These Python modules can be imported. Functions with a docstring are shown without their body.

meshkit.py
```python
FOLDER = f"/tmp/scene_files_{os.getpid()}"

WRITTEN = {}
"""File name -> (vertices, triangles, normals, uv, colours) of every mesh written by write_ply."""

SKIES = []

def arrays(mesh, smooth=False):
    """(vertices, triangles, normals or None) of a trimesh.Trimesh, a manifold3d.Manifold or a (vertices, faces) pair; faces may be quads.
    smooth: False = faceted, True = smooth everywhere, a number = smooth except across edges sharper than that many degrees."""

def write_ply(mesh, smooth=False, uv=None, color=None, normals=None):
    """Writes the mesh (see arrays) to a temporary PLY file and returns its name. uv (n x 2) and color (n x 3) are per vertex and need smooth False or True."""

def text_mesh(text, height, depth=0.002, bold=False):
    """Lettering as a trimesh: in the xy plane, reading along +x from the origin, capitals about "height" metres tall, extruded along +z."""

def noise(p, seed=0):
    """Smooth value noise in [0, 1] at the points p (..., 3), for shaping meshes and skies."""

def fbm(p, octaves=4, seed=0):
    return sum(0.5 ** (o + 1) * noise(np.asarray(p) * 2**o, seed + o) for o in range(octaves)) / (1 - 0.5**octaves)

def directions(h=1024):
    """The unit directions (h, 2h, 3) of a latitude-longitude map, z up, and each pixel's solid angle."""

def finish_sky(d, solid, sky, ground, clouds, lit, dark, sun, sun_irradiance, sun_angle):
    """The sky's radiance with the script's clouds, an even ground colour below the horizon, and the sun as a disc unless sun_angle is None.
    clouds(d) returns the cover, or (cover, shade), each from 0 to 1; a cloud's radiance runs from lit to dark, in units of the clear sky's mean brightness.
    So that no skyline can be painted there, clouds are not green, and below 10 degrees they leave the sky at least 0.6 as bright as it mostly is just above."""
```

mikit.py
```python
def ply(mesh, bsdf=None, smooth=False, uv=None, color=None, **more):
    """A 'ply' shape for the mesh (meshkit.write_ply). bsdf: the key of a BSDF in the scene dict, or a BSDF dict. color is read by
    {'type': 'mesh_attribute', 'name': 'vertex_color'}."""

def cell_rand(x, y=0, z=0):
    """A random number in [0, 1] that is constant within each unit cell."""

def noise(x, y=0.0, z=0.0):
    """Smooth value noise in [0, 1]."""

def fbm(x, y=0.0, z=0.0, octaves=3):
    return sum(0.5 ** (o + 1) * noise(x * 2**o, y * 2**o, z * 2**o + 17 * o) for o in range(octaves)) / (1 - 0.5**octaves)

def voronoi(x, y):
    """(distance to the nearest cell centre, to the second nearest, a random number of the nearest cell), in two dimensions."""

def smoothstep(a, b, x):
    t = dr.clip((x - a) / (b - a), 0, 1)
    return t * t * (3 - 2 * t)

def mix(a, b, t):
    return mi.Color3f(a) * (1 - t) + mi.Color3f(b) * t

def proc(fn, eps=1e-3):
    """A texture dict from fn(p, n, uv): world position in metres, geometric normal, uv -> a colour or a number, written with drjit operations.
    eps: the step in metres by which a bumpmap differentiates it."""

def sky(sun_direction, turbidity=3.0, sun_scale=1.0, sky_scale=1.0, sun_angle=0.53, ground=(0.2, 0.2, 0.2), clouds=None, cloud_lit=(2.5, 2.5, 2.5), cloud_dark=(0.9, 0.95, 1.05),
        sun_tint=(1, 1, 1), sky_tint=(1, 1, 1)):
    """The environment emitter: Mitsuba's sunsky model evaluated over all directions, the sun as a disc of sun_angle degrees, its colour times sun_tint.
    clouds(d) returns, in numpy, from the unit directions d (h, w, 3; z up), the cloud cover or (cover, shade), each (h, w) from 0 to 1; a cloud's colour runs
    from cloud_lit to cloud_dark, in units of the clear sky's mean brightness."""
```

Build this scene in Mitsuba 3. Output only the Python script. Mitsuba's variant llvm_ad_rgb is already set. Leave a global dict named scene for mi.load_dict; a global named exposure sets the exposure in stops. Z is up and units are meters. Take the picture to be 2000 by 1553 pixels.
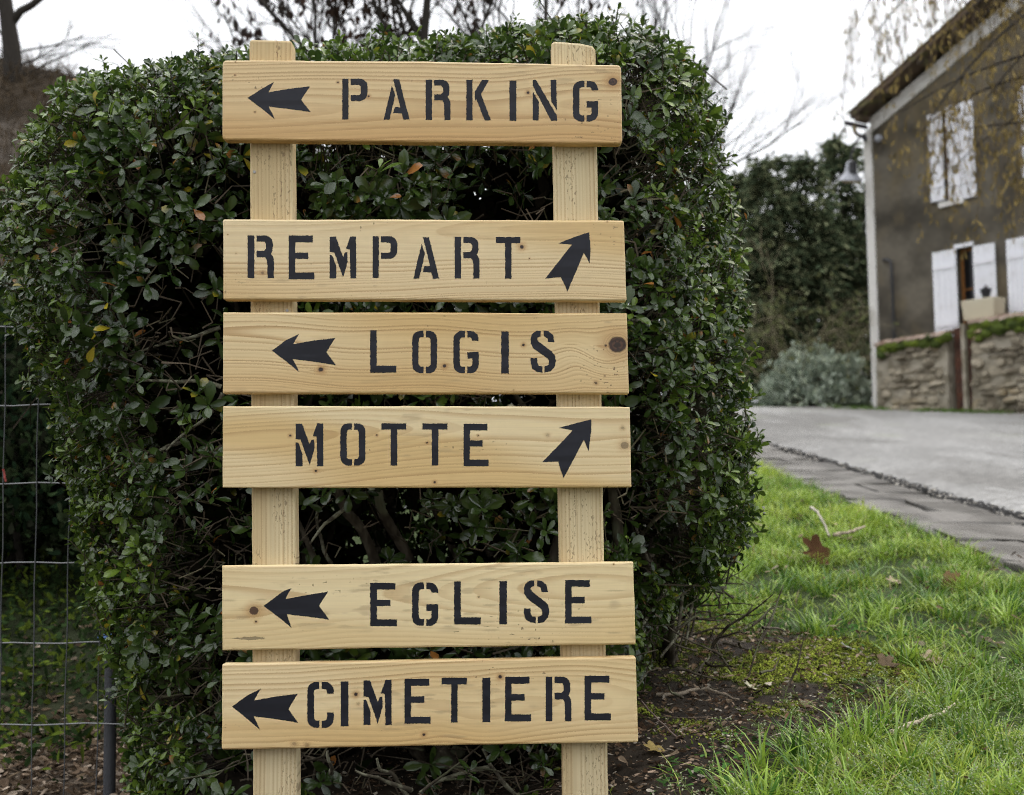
import math, random
import numpy as np, trimesh, shapely
from shapely.geometry import Polygon, Point, box as sbox
from shapely import affinity
from scipy import ndimage
import drjit as dr
import mitsuba as mi
import mikit, meshkit
from mikit import noise, fbm, voronoi, cell_rand, smoothstep, mix, proc

# ------------------------------------------------------------------ camera, sky, exposure
scene, labels = {}, {}
F = 2500.0                                   # focal length in pixels of the 2000 px wide photograph
EYE = np.array([0.0, 0.0, 1.0]); ZC = EYE[2]
PITCH, ROLL = math.radians(4.6), 0.0137
FWD = np.array([0, math.cos(PITCH), math.sin(PITCH)])
UP0 = np.array([0, -math.sin(PITCH), math.cos(PITCH)]); XL = np.array([1.0, 0, 0])
RIGHT = math.cos(ROLL) * XL - math.sin(ROLL) * UP0
UPV = math.cos(ROLL) * UP0 + math.sin(ROLL) * XL
scene['camera'] = {'type': 'thinlens', 'fov': 2 * math.degrees(math.atan(1000 / F)), 'fov_axis': 'x', 'aperture_radius': 0.0043,
                   'focus_distance': 2.45, 'near_clip': 0.05, 'far_clip': 500.0,
                   'to_world': mi.ScalarTransform4f().look_at(origin=EYE.tolist(), target=(EYE + FWD).tolist(), up=UPV.tolist())}
scene['sky'] = mikit.sky((0.35, 0.5, 0.85), turbidity=3, sun_scale=0.045, sun_angle=40, clouds=lambda d: (1.0 + 0 * d[..., 2], (1 - d[..., 2]) * (.86 + .28 * meshkit.fbm(d * [3.0, 3.0, 9.0], 4, 2))),      # overcast: three times brighter overhead than at the horizon
                         cloud_lit=(3.64, 3.66, 3.72), cloud_dark=(.70, .72, .77), ground=(0.16, 0.16, 0.13), sun_tint=(1.0, 0.98, 0.95))
exposure = 3.1

rng = np.random.default_rng(7)
T4 = mi.ScalarTransform4f


def ray(px, py):
    return FWD + (px - 1000) / F * RIGHT + (776.5 - py) / F * UPV


def P(px, py, y):                             # the point of the vertical plane y = const seen at that place of the photograph
    d = ray(px, py)
    return EYE + d * (y / d[1])


def PP(px, py, p0, n):
    d = ray(px, py)
    return EYE + d * (np.dot(p0 - EYE, n) / np.dot(d, n))


# ------------------------------------------------------------------ helpers
def key_for(name, parent=None):
    base = f'{parent}__{name}' if parent else name
    k, i = base, 0
    while k in used:
        i += 1
        k = f'{base}_{i:03d}'
    used.add(k)
    return k


used = set()


def put(name, mesh, mat, parent=None, label=None, cat=None, group=None, kind=None, smooth=False, color=None):
    k = key_for(name, parent)
    scene[k] = mikit.ply(mesh, mat, smooth=smooth, color=color)
    note(k, label, cat, group, kind)
    return k


def note(k, label=None, cat=None, group=None, kind=None):
    d = {a: b for a, b in (('label', label), ('category', cat), ('group', group), ('kind', kind)) if b}
    if d:
        labels[k] = d


def thing(name, label, cat, group=None):
    k = key_for(name)
    note(k, label, cat, group)
    return k


def unit(v):
    v = np.asarray(v, float)
    return v / np.maximum(np.linalg.norm(v, axis=-1, keepdims=True), 1e-9)


def cat_mesh(parts):
    vs, fs, n = [], [], 0
    for v, f in parts:
        vs.append(v); fs.append(np.asarray(f) + n); n += len(v)
    return np.vstack(vs), np.vstack(fs)


def tube(pts, radii, sides=6, cap=True, wob=0.0, seed=0):
    p = np.asarray(pts, float); n = len(p)
    r = np.broadcast_to(np.asarray(radii, float), (n,))
    t = unit(np.gradient(p, axis=0))
    a = np.cross(t[0], [0, 0, 1.0] if abs(t[0][2]) < .9 else [1.0, 0, 0]); a = unit(a)
    A = [a]
    for i in range(1, n):
        a = A[-1] - t[i] * np.dot(A[-1], t[i]); A.append(unit(a))
    A = np.array(A); B = np.cross(t, A)
    ang = np.arange(sides) * 2 * np.pi / sides
    rr = r[:, None] * np.ones(sides)
    if wob:
        rr = rr * (1 + wob * (np.random.default_rng(seed).random((n, sides)) - .5))
    v = p[:, None] + rr[..., None] * (np.cos(ang)[None, :, None] * A[:, None] + np.sin(ang)[None, :, None] * B[:, None])
    i, j = np.meshgrid(np.arange(n - 1), np.arange(sides), indexing='ij')
    q = np.stack([i * sides + j, i * sides + (j + 1) % sides, (i + 1) * sides + (j + 1) % sides, (i + 1) * sides + j], -1).reshape(-1, 4)
    f = np.vstack([q[:, [0, 1, 2]], q[:, [0, 2, 3]]])
    v = v.reshape(-1, 3)
    if cap:
        v = np.vstack([v, p[:1], p[-1:]])
        m = n * sides
        f = np.vstack([f, [[m, (k + 1) % sides, k] for k in range(sides)], [[m + 1, (n - 1) * sides + k, (n - 1) * sides + (k + 1) % sides] for k in range(sides)]])
    return v, f


def sticks(a, b, ra, rb, sides=3):            # many straight tapering twigs as one mesh
    a, b = np.asarray(a, float), np.asarray(b, float); n = len(a)
    t = unit(b - a)
    u = unit(np.cross(t, np.where(np.abs(t[:, 2:]) < .9, [0, 0, 1.0], [1.0, 0, 0]))); w = np.cross(t, u)
    ang = np.arange(sides) * 2 * np.pi / sides
    off = np.cos(ang)[None, :, None] * u[:, None] + np.sin(ang)[None, :, None] * w[:, None]
    ra = np.broadcast_to(ra, (n,)); rb = np.broadcast_to(rb, (n,))
    v = np.concatenate([a[:, None] + off * ra[:, None, None], b[:, None] + off * rb[:, None, None]], 1)
    f1 = []
    for k in range(sides):
        k2 = (k + 1) % sides
        f1 += [[k, k2, sides + k2], [k, sides + k2, sides + k]]
    f = (np.array(f1)[None] + (np.arange(n) * 2 * sides)[:, None, None]).reshape(-1, 3)
    return v.reshape(-1, 3), f


def scatter(tv, tf, pos, X, Z, s, sy=None, sz=None):
    X = unit(X); Y = unit(np.cross(Z, X)); Z = np.cross(X, Y)
    n = len(pos); s = np.broadcast_to(s, (n,)); sy = s if sy is None else sy; sz = s if sz is None else sz
    v = pos[:, None] + (tv[None, :, :1] * X[:, None] * s[:, None, None] + tv[None, :, 1:2] * Y[:, None] * np.broadcast_to(sy, (n,))[:, None, None]
                        + tv[None, :, 2:] * Z[:, None] * np.broadcast_to(sz, (n,))[:, None, None])
    f = tf[None] + (np.arange(n) * len(tv))[:, None, None]
    return v.reshape(-1, 3), f.reshape(-1, 3)


def rbox(sx, sy, sz, r=0.1, jitter=0.0, seed=0, sub=1):   # a rounded, uneven block (48 triangles) centred at the origin
    m = trimesh.creation.box((1, 1, 1))
    for _ in range(sub):
        m = m.subdivide()
    v = np.array(m.vertices)
    rr = np.linalg.norm(v, axis=1, keepdims=True)
    v = v * (1 - r) + v / rr * .62 * r
    v += jitter * (np.random.default_rng(seed).random(v.shape) - .5)
    return v * [sx, sy, sz], np.array(m.faces)


def leaf_template(wid=0.40, curl=0.18, fold=0.10, st=(.12, .34, .62, .86), prof=(.10, .30, .5, .40)):
    v = [(0, 0, 0)]; f = []
    for x, w in zip(st, prof):
        z = -curl * x * x
        v += [(x, -w * wid * 1.0, z + fold * w), (x, 0, z), (x, w * wid * 1.0, z + fold * w)]
    v.append((1.0, 0, -curl * 1.05))
    f += [[0, 1, 2], [0, 2, 3]]
    for i in range(len(st) - 1):
        a, b = 1 + 3 * i, 4 + 3 * i
        f += [[a, b, b + 1], [a, b + 1, a + 1], [a + 1, b + 1, b + 2], [a + 1, b + 2, a + 2]]
    a = 1 + 3 * (len(st) - 1); e = len(v) - 1
    f += [[a, e, a + 1], [a + 1, e, a + 2]]
    return np.array(v, float), np.array(f)


LEAF_V, LEAF_F = leaf_template(wid=.44)
NLV = len(LEAF_V)

# ------------------------------------------------------------------ materials
VC = {'type': 'mesh_attribute', 'name': 'vertex_color'}


def two(b):
    return {'type': 'twosided', 'b': b}


def rgb(*c):
    return {'type': 'rgb', 'value': list(c)}


def pr(color, rough=.8, spec=.3, **k):
    return two({'type': 'principled', 'base_color': color, 'roughness': rough, 'specular': spec, **k})


scene['m_leaf'] = {'type': 'blendbsdf', 'weight': .42, 'a': two({'type': 'principled', 'base_color': VC, 'roughness': .18, 'specular': .7}),
                   'b': {'type': 'principledthin', 'base_color': VC, 'roughness': .5, 'eta': 1.45, 'diff_trans': 1.3, 'spec_trans': 0.0}}
scene['m_soft_leaf'] = {'type': 'principledthin', 'base_color': VC, 'roughness': .6, 'eta': 1.35, 'diff_trans': .5, 'spec_trans': 0.0}
scene['m_grass'] = {'type': 'blendbsdf', 'weight': .5, 'a': two({'type': 'principled', 'base_color': VC, 'roughness': .26, 'specular': .55}),
                    'b': {'type': 'principledthin', 'base_color': VC, 'roughness': .5, 'eta': 1.4, 'diff_trans': 1.2, 'spec_trans': 0.0}}
scene['m_matte'] = pr(VC, .85, .2)


def bark_fn(p, n, uv):
    a = fbm(p.x * 60, p.y * 60, p.z * 18, 3); b = noise(p.x * 14, p.y * 14, p.z * 14)
    c = mix((.035, .028, .02), (.11, .095, .07), smoothstep(.3, .75, a))
    return mix(c, (.13, .14, .085), smoothstep(.62, .8, b) * .7)


scene['m_bark'] = two({'type': 'bumpmap', 'arbitrary': proc(lambda p, n, uv: fbm(p.x * 90, p.y * 90, p.z * 30, 2)), 'scale': .002,
                       'b': {'type': 'principled', 'base_color': proc(bark_fn), 'roughness': .9, 'specular': .2}})
scene['m_lichen_bark'] = pr(proc(lambda p, n, uv: mix((.085, .075, .055), (.25, .25, .18), smoothstep(.35, .65, fbm(p.x * 70, p.y * 70, p.z * 70, 3)))), .9, .2)
scene['m_dark_bark'] = pr(rgb(.03, .026, .022), .9, .2)
scene['m_twig'] = pr(VC, .8, .25)


def board_material(z0, xc, seed, knots, tone=(1, 1, 1), pith=0.0, c0=.03, period=.0045, swirl=(), low=.15, pockets=()):
    """Plain-sawn pine: growth rings round a pith that wanders behind the face, knots that the grain flows round. x, z in metres."""
    def col(p, n, uv):
        u, v = p.x - xc, p.z - z0
        v0 = pith + .05 * (noise(u * 1.7 + seed * 7.3, seed, 0) - .5) + .012 * (noise(u * 6 + seed * 3.1, seed + 5, 0) - .5)
        dv = mi.Float(v - v0)
        big = mi.Float(0); dark = mi.Float(0); halo = mi.Float(0); ringy = mi.Float(0)
        for (ku, kv, kr, kd) in knots:
            du, dw = u - ku, v - kv
            e = dr.exp(-(dr.square(du / (kr * 5.0)) + dr.square(dw / (kr * 2.6))))
            dv += -dr.select(dw > 0, 1, -1) * e * kr * .7 * dr.select(dr.abs(dw) < .0004, 0, 1)
            d = dr.sqrt(dr.square(du) + dr.square(dw * 1.1)) * (1 + (.35 if kr < .006 else .10) * (noise(u * 220, v * 220, seed) - .5))
            dark = dr.maximum(dark, (1 - smoothstep(kr * (.55 if kr < .006 else .86), kr * 1.05, d)) * kd)
            big = big if kr < .008 else dr.maximum(big, (1 - smoothstep(kr * .75, kr * .98, d)) * (.45 + .3 * dr.sin(d / kr * 14 + 3 * noise(u * 120, v * 120, seed))) * (1 - smoothstep(.1, .34, 1 - d / (kr * .35))) * smoothstep(.25, .4, noise(u * 300, v * 300, seed + 1)))
            halo = dr.maximum(halo, (1 - smoothstep(kr * .8, kr * 3.2, d)) * .55 * kd)
            ringy = dr.maximum(ringy, (1 - smoothstep(kr * 1.0, kr * 1.9, d)) * (.5 + .5 * dr.sin(d / kr * 26)) * .35)
        for (su, sv, sx, sz) in pockets:
            d = dr.sqrt(dr.square((u - su) / sx) + dr.square((v - sv) / sz)) + .5 * (noise(u * 150, v * 400, seed) - .5)
            dark = dr.maximum(dark, (1 - smoothstep(.65, 1.0, d)) * .62)
        for (su, sv, sr, sa) in swirl:
            du, dw = u - su, v - sv
            e = dr.exp(-(dr.square(du / sr) + dr.square(dw / (sr * .7))))
            dv += e * sa * dr.sin(du / sr * 2.2 + dw / sr)
        c = c0 + .035 * (noise(u * 2.3 + seed * 1.9, 3.0, seed) - .35)
        R = dr.sqrt(dr.square(dv) + dr.square(c))
        R += .0016 * (fbm(u * 5, v * 60, seed, 2) - .5)
        q = R / period
        q = q * (1 + .05 * noise(R * 90, seed))
        s = q - dr.floor(q)
        k = dr.floor(q)
        late = smoothstep(.25, .92, s) * (1 - smoothstep(.93, 1.0, s)) * (.18 + .82 * cell_rand(k, seed, 2)) * (.55 + .45 * noise(u * 3, k * 1.7, seed))
        fib = fbm(u * 14, v * 900, seed, 2)
        broad = noise(u * 2.2, v * 14 + u * 1.2, seed + 2)
        base = mix((.645, .515, .30), (.56, .395, .178), smoothstep(.4, .85, broad))
        base = mix(base, (.67, .565, .345), smoothstep(.55, .9, noise(u * 1.3 + 9, v * 9, seed + 4)) * .6)
        base = mix(base, (.50, .31, .115), low * smoothstep(.015, -.07, v + .03 * (noise(u * 2.1, seed + 6) - .5)))  # warm lower band of some boards; on the rest, bottom-edge shade painted in
        base = base * (0.93 + .14 * fib)
        base = mix(base, (.33, .18, .062), late * .8)
        base = mix(base, (.40, .215, .075), halo)
        base = mix(base, (.17, .08, .03), ringy)
        fleck = smoothstep(.90, .95, noise(u * 160, v * 330, seed + 8)) * smoothstep(.72, .84, noise(u * 9, v * 22, seed + 9))
        base = mix(base, (.10, .055, .025), fleck * .75)
        dirt = smoothstep(.62, .85, fbm(u * 26, v * 130, seed + 13, 2)) * smoothstep(.55, .8, noise(u * 3.1, v * 11, seed + 14))
        base = mix(base, (.25, .18, .10), dirt * .4)
        base = mix(base, (.028, .015, .010), dark)
        base = mix(base, (.085, .036, .018), big)
        return base * mi.Color3f(tone)

    def bump(p, n, uv):
        u, v = p.x - xc, p.z - z0
        return fbm(u * 22, v * 620, seed, 2) * .6 + noise(u * 4, v * 60, seed) * .8
    return two({'type': 'bumpmap', 'arbitrary': proc(bump), 'scale': .00045,
                'b': {'type': 'principled', 'base_color': proc(col), 'roughness': .46, 'specular': .45}})


def post_material(xc, seed):
    def col(p, n, uv):
        u, w = p.x - xc, p.z
        q = u / .0075 + 2.2 * (noise(w * 1.1, seed, 0) - .5) + 1.1 * (noise(u * 30, w * 2, seed) - .5) + seed
        s = q - dr.floor(q); k = dr.floor(q)
        late = smoothstep(.35, .85, s) * (1 - smoothstep(.88, 1.0, s)) * (.25 + .75 * cell_rand(k, seed, 1))
        base = mix((.575, .48, .295), (.50, .39, .215), smoothstep(.35, .8, noise(u * 25, w * 1.5, seed)))
        base = base * (.9 + .2 * fbm(u * 700, w * 10, seed, 2))
        base = mix(base, (.34, .225, .11), late * .62)
        # torn fibres of a rough planed face: short slanting dashes that follow the late wood
        d1 = smoothstep(.76, .82, noise(u * 560 + w * 80, w * 170 - u * 210, seed + 3)) * smoothstep(.52, .66, noise(u * 60, w * 7, seed + 6))
        base = mix(base, (.16, .105, .055), d1 * .6)
        crack = (1 - smoothstep(.0, .05, dr.abs(noise(w * .8, seed + 2) * .05 - .012 - u) / .02)) * smoothstep(.45, .6, noise(w * 1.6, seed + 21))
        return mix(base, (.12, .07, .035), crack * .8)

    def bump(p, n, uv):
        u, w = p.x - xc, p.z
        return fbm(u * 420, w * 14, seed, 2) + .8 * noise(u * 420 + w * 60, w * 120 - u * 160, seed + 3)
    return two({'type': 'bumpmap', 'arbitrary': proc(bump), 'scale': .0006,
                'b': {'type': 'principled', 'base_color': proc(col), 'roughness': .7, 'specular': .3}})


def paint_fn(p, n, uv):
    a = fbm(p.x * 9, p.z * 90, 3.0, 2)
    return mix((.007, .0075, .012), (.013, .014, .021), smoothstep(.35, .75, a))


scene['m_paint'] = pr(proc(paint_fn), .5, .3)
scene['m_galvanised'] = pr(rgb(.20, .205, .21), .42, .5, metallic=.6)
scene['m_wire_dark'] = pr(rgb(.10, .105, .11), .5, .4, metallic=.4)
scene['m_post_metal'] = pr(rgb(.05, .053, .06), .5, .4)
scene['m_blue'] = pr(rgb(.07, .16, .42), .45, .4)
scene['m_nail'] = pr(rgb(.3, .3, .3), .4, .5, metallic=.8)


def facade_fn(p, n, uv):
    a = fbm(p.x * 1.6, p.y * 1.6, p.z * 1.3, 4); b = fbm(p.x * 14, p.y * 14, p.z * 14, 2)
    c = mix((.048, .043, .034), (.125, .112, .088), smoothstep(.3, .7, a))
    c = mix(c, (.135, .108, .060), smoothstep(.50, .72, fbm(p.x * 2.3 + 7, p.y * 2.3, p.z * 1.1 + 3, 4)) * .55)
    return c * (.82 + .36 * b)


def limewash_fn(p, n, uv):
    a = fbm(p.x * 5, p.y * 5, p.z * 3, 3)
    return mix((.60, .59, .56), (.40, .385, .345), smoothstep(.5, .8, a))


scene['m_facade'] = pr(proc(facade_fn), .92, .15)
scene['m_limewash'] = pr(proc(limewash_fn), .85, .2)
scene['m_white_paint'] = pr(proc(lambda p, n, uv: mix((.72, .73, .77), (.55, .55, .55), smoothstep(.6, .85, fbm(p.x * 6, p.y * 6, p.z * 9, 3)))), .6, .3)
scene['m_glass_dark'] = two({'type': 'principled', 'base_color': rgb(.012, .012, .013), 'roughness': .08, 'specular': .5})
scene['m_frame_wood'] = pr(rgb(.25, .11, .03), .5, .4)
scene['m_iron'] = pr(rgb(.02, .02, .023), .5, .4)
scene['m_enamel'] = pr(rgb(.26, .27, .30), .3, .5)
scene['m_lamp_inside'] = pr(rgb(.55, .47, .36), .5, .3)
scene['m_tile'] = pr(proc(lambda p, n, uv: mix(mix((.10, .072, .05), (.05, .04, .03), smoothstep(.35, .7, fbm(p.x * 3, p.y * 3, p.z * 3, 3))), (.11, .10, .05), smoothstep(.6, .8, noise(p.x * 9, p.y * 9, p.z * 9)))), .9, .2)
scene['m_coping'] = pr(proc(lambda p, n, uv: mix((.42, .33, .27), (.22, .15, .11), smoothstep(.4, .75, fbm(p.x * 7, p.y * 7, p.z * 7, 3)))), .9, .2)
scene['m_brick'] = pr(proc(lambda p, n, uv: mix((.13, .055, .035), (.075, .04, .03), smoothstep(.35, .7, fbm(p.x * 9, p.y * 9, p.z * 9, 3)))), .9, .2)


def stone_fn(p, n, uv):
    a = fbm(p.x * 4, p.y * 4, p.z * 5, 3); b = fbm(p.x * 17, p.y * 17, p.z * 17, 3)
    c = mix((.33, .29, .22), (.13, .11, .08), smoothstep(.35, .7, a))
    c = mix(c, (.08, .075, .055), smoothstep(.55, .8, b) * .8)
    return mix(c, (.30, .22, .10), smoothstep(.62, .8, noise(p.x * 1.7, p.y * 1.7, p.z * 1.9 + 4)) * .6)


scene['m_stone'] = pr(proc(stone_fn), .92, .2)
scene['m_mortar'] = pr(proc(lambda p, n, uv: mix((.34, .31, .25), (.17, .15, .11), smoothstep(.35, .7, fbm(p.x * 5, p.y * 5, p.z * 5, 4)))), .95, .15)


def road_fn(p, n, uv):
    sp = noise(p.x * 60, p.y * 60, 1.0); br = fbm(p.x * .7, p.y * .35, 2.0, 4); st = fbm(p.x * 3.0, p.y * .5, 5.0, 3)
    c = mix((.205, .202, .195), (.13, .126, .119), smoothstep(.35, .75, br))
    c = mix(c, (.25, .247, .24), smoothstep(.5, .8, st) * .6)
    c = mix(c, (.085, .083, .078), smoothstep(.62, .68, fbm(p.x * .55 + 3, p.y * .3, 11.0, 5)) * .45)
    c = c * (.66 + .68 * noise(p.x * 23, p.y * 23, 4.0))
    c = mix(c, (.11, .108, .10), smoothstep(.66, .8, sp) * .55)
    return mix(c, (.16, .19, .09), smoothstep(.66, .85, fbm(p.x * 1.2, p.y * 1.2, 8.0, 3)) * .25)


scene['m_road'] = two({'type': 'bumpmap', 'arbitrary': proc(lambda p, n, uv: noise(p.x * 70, p.y * 70, 1.0) + fbm(p.x * 7, p.y * 7, 3, 2)), 'scale': .004,
                       'b': {'type': 'principled', 'base_color': proc(road_fn), 'roughness': .85, 'specular': .3}})
scene['m_flag'] = two({'type': 'bumpmap', 'arbitrary': proc(lambda p, n, uv: fbm(p.x * 12, p.y * 12, 3, 3)), 'scale': .012,
                       'b': {'type': 'principled', 'base_color': proc(lambda p, n, uv: mix((.115, .108, .098), (.05, .046, .04), smoothstep(.3, .7, fbm(p.x * 4, p.y * 4, 6.0, 4)))), 'roughness': .6, 'specular': .4}})
scene['m_sheet'] = pr(rgb(.07, .065, .055), .9, .2)


# ------------------------------------------------------------------ the ground
SOIL = Polygon([(.335, 2.2), (.38, 2.5), (.554, 2.72), (.76, 2.83), (.93, 3.15), (1.0, 3.5), (.76, 3.8), (.66, 4.15), (.3, 4.5), (-1.3, 4.5), (-1.3, 1.0), (.2, 1.0)])


def soil_dist(x, y):                          # > 0 inside the bare soil
    pts = shapely.points(np.asarray(x, float), np.asarray(y, float))
    d = shapely.distance(SOIL.exterior, pts)
    return np.where(shapely.contains(SOIL, pts), d, -d)


def sstep(a, b, x):
    t = np.clip((np.asarray(x, float) - a) / (b - a), 0, 1)
    return t * t * (3 - 2 * t)


def ground_z(x, y, bumps=True):
    x, y = np.asarray(x, float), np.asarray(y, float)
    z = ZC - .80 + .1036 * y - .0137 * x - .12 * sstep(26, 60, y) * (y - 26) * .8
    z = z - .13 * (1 - sstep(-.02, .3, x)) * (1 - sstep(3.0, 3.9, y))
    left = ZC - .83 + .10 * np.clip(y - 3.2, -1, 1.0) + .45 * np.clip(y - 4.2, 0, 1.2) + .06 * np.clip(y - 5.4, 0, 30)
    w = 1 - sstep(-1.2, -.6, x)
    z = z * (1 - w) + left * w
    if bumps:
        near = 1 - sstep(1.7, 2.0, x)
        p = np.stack([x * 2.2, y * 2.2, x * 0], -1)
        z = z + near * (.07 * (meshkit.fbm(p, 4, 3) - .5) + .018 * (meshkit.fbm(p * 9, 2, 5) - .5))
        z = z - .012 * sstep(1.86, 1.98, x) * (1 - sstep(2.5, 2.65, x))
    return z


def grid_mesh(xs, ys, fz):
    X, Y = np.meshgrid(xs, ys, indexing='ij')
    Z = fz(X, Y)
    v = np.stack([X, Y, Z], -1).reshape(-1, 3)
    n, m = X.shape
    i, j = np.meshgrid(np.arange(n - 1), np.arange(m - 1), indexing='ij')
    a = (i * m + j).ravel()
    f = np.vstack([np.stack([a, a + m, a + m + 1], 1), np.stack([a, a + m + 1, a + 1], 1)])
    return v, f


xs = np.concatenate([np.linspace(-70, -6, 24)[:-1], np.linspace(-6, -2.5, 24)[:-1], np.arange(-2.5, 2.1, .022), np.linspace(2.1, 12, 40), np.linspace(13, 80, 24)])
ys = np.concatenate([np.linspace(-12, 1.6, 16)[:-1], np.arange(1.6, 6.2, .022), np.linspace(6.25, 30, 110), np.linspace(31, 160, 30)])
gv, gf = grid_mesh(xs, ys, ground_z)
sd = soil_dist(gv[:, 0], gv[:, 1])
n1 = meshkit.fbm(np.stack([gv[:, 0] * 5, gv[:, 1] * 5, gv[:, 0] * 0], -1), 4, 11)
n2 = meshkit.fbm(np.stack([gv[:, 0] * 26, gv[:, 1] * 26, gv[:, 0] * 0], -1), 3, 12)
soil = np.array([.017, .013, .009]) + (n2[:, None] - .35) * np.array([.03, .023, .016])
moss = np.array([.045, .062, .012]) * (.4 + .9 * n2[:, None])
lawn = np.array([.026, .040, .010]) * (.5 + .9 * n2[:, None])
mw = (sstep(.46, .60, n1) * sstep(-.05, .1, sd) * sstep(.25, .8, gv[:, 0]) * sstep(2.9, 3.3, gv[:, 1]) * .95)[:, None]
gw = sstep(.06, -.06, 0 * sd + 0)[:] if False else (1 - sstep(-.08, .05, sd + .12 * (n1 - .5)))
left = 1 - sstep(-1.2, -.9, gv[:, 0])
litter = np.array([.05, .038, .027]) * (.4 + 1.2 * n2[:, None])
bankgreen = np.array([.018, .024, .009]) * (.4 + 1.3 * n2[:, None])
col = soil * (1 - mw) + moss * mw
col = col * (1 - gw[:, None]) + lawn * gw[:, None]
bw = (left * sstep(3.9, 4.4, gv[:, 1] + .5 * (n1 - .5)))[:, None]
lcol = litter * (1 - bw) + bankgreen * bw
col = col * (1 - left[:, None]) + lcol * left[:, None]
far = sstep(8, 14, gv[:, 1])[:, None] * (gv[:, 0] < 1.9)[:, None]
col = col * (1 - far) + np.array([.06, .055, .03]) * far
put('ground', (gv, gf), 'm_matte', kind='structure', smooth=True, color=np.clip(col, .004, 1), label='sloping ground of soil, moss and turf under the hedge')

# road, gutter of flagstones, crumbling edge of the asphalt
WALL_X = lambda D: 6.75 + .72 * (24.0 - D)


def road_z(x, y):
    e = np.clip((x - 2.60) / .35, 0, 1)
    return ground_z(x, y, False) - .03 + .05 * e + .02 * meshkit.fbm(np.stack([x * .8, y * .5, x * 0], -1), 2, 31)


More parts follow.
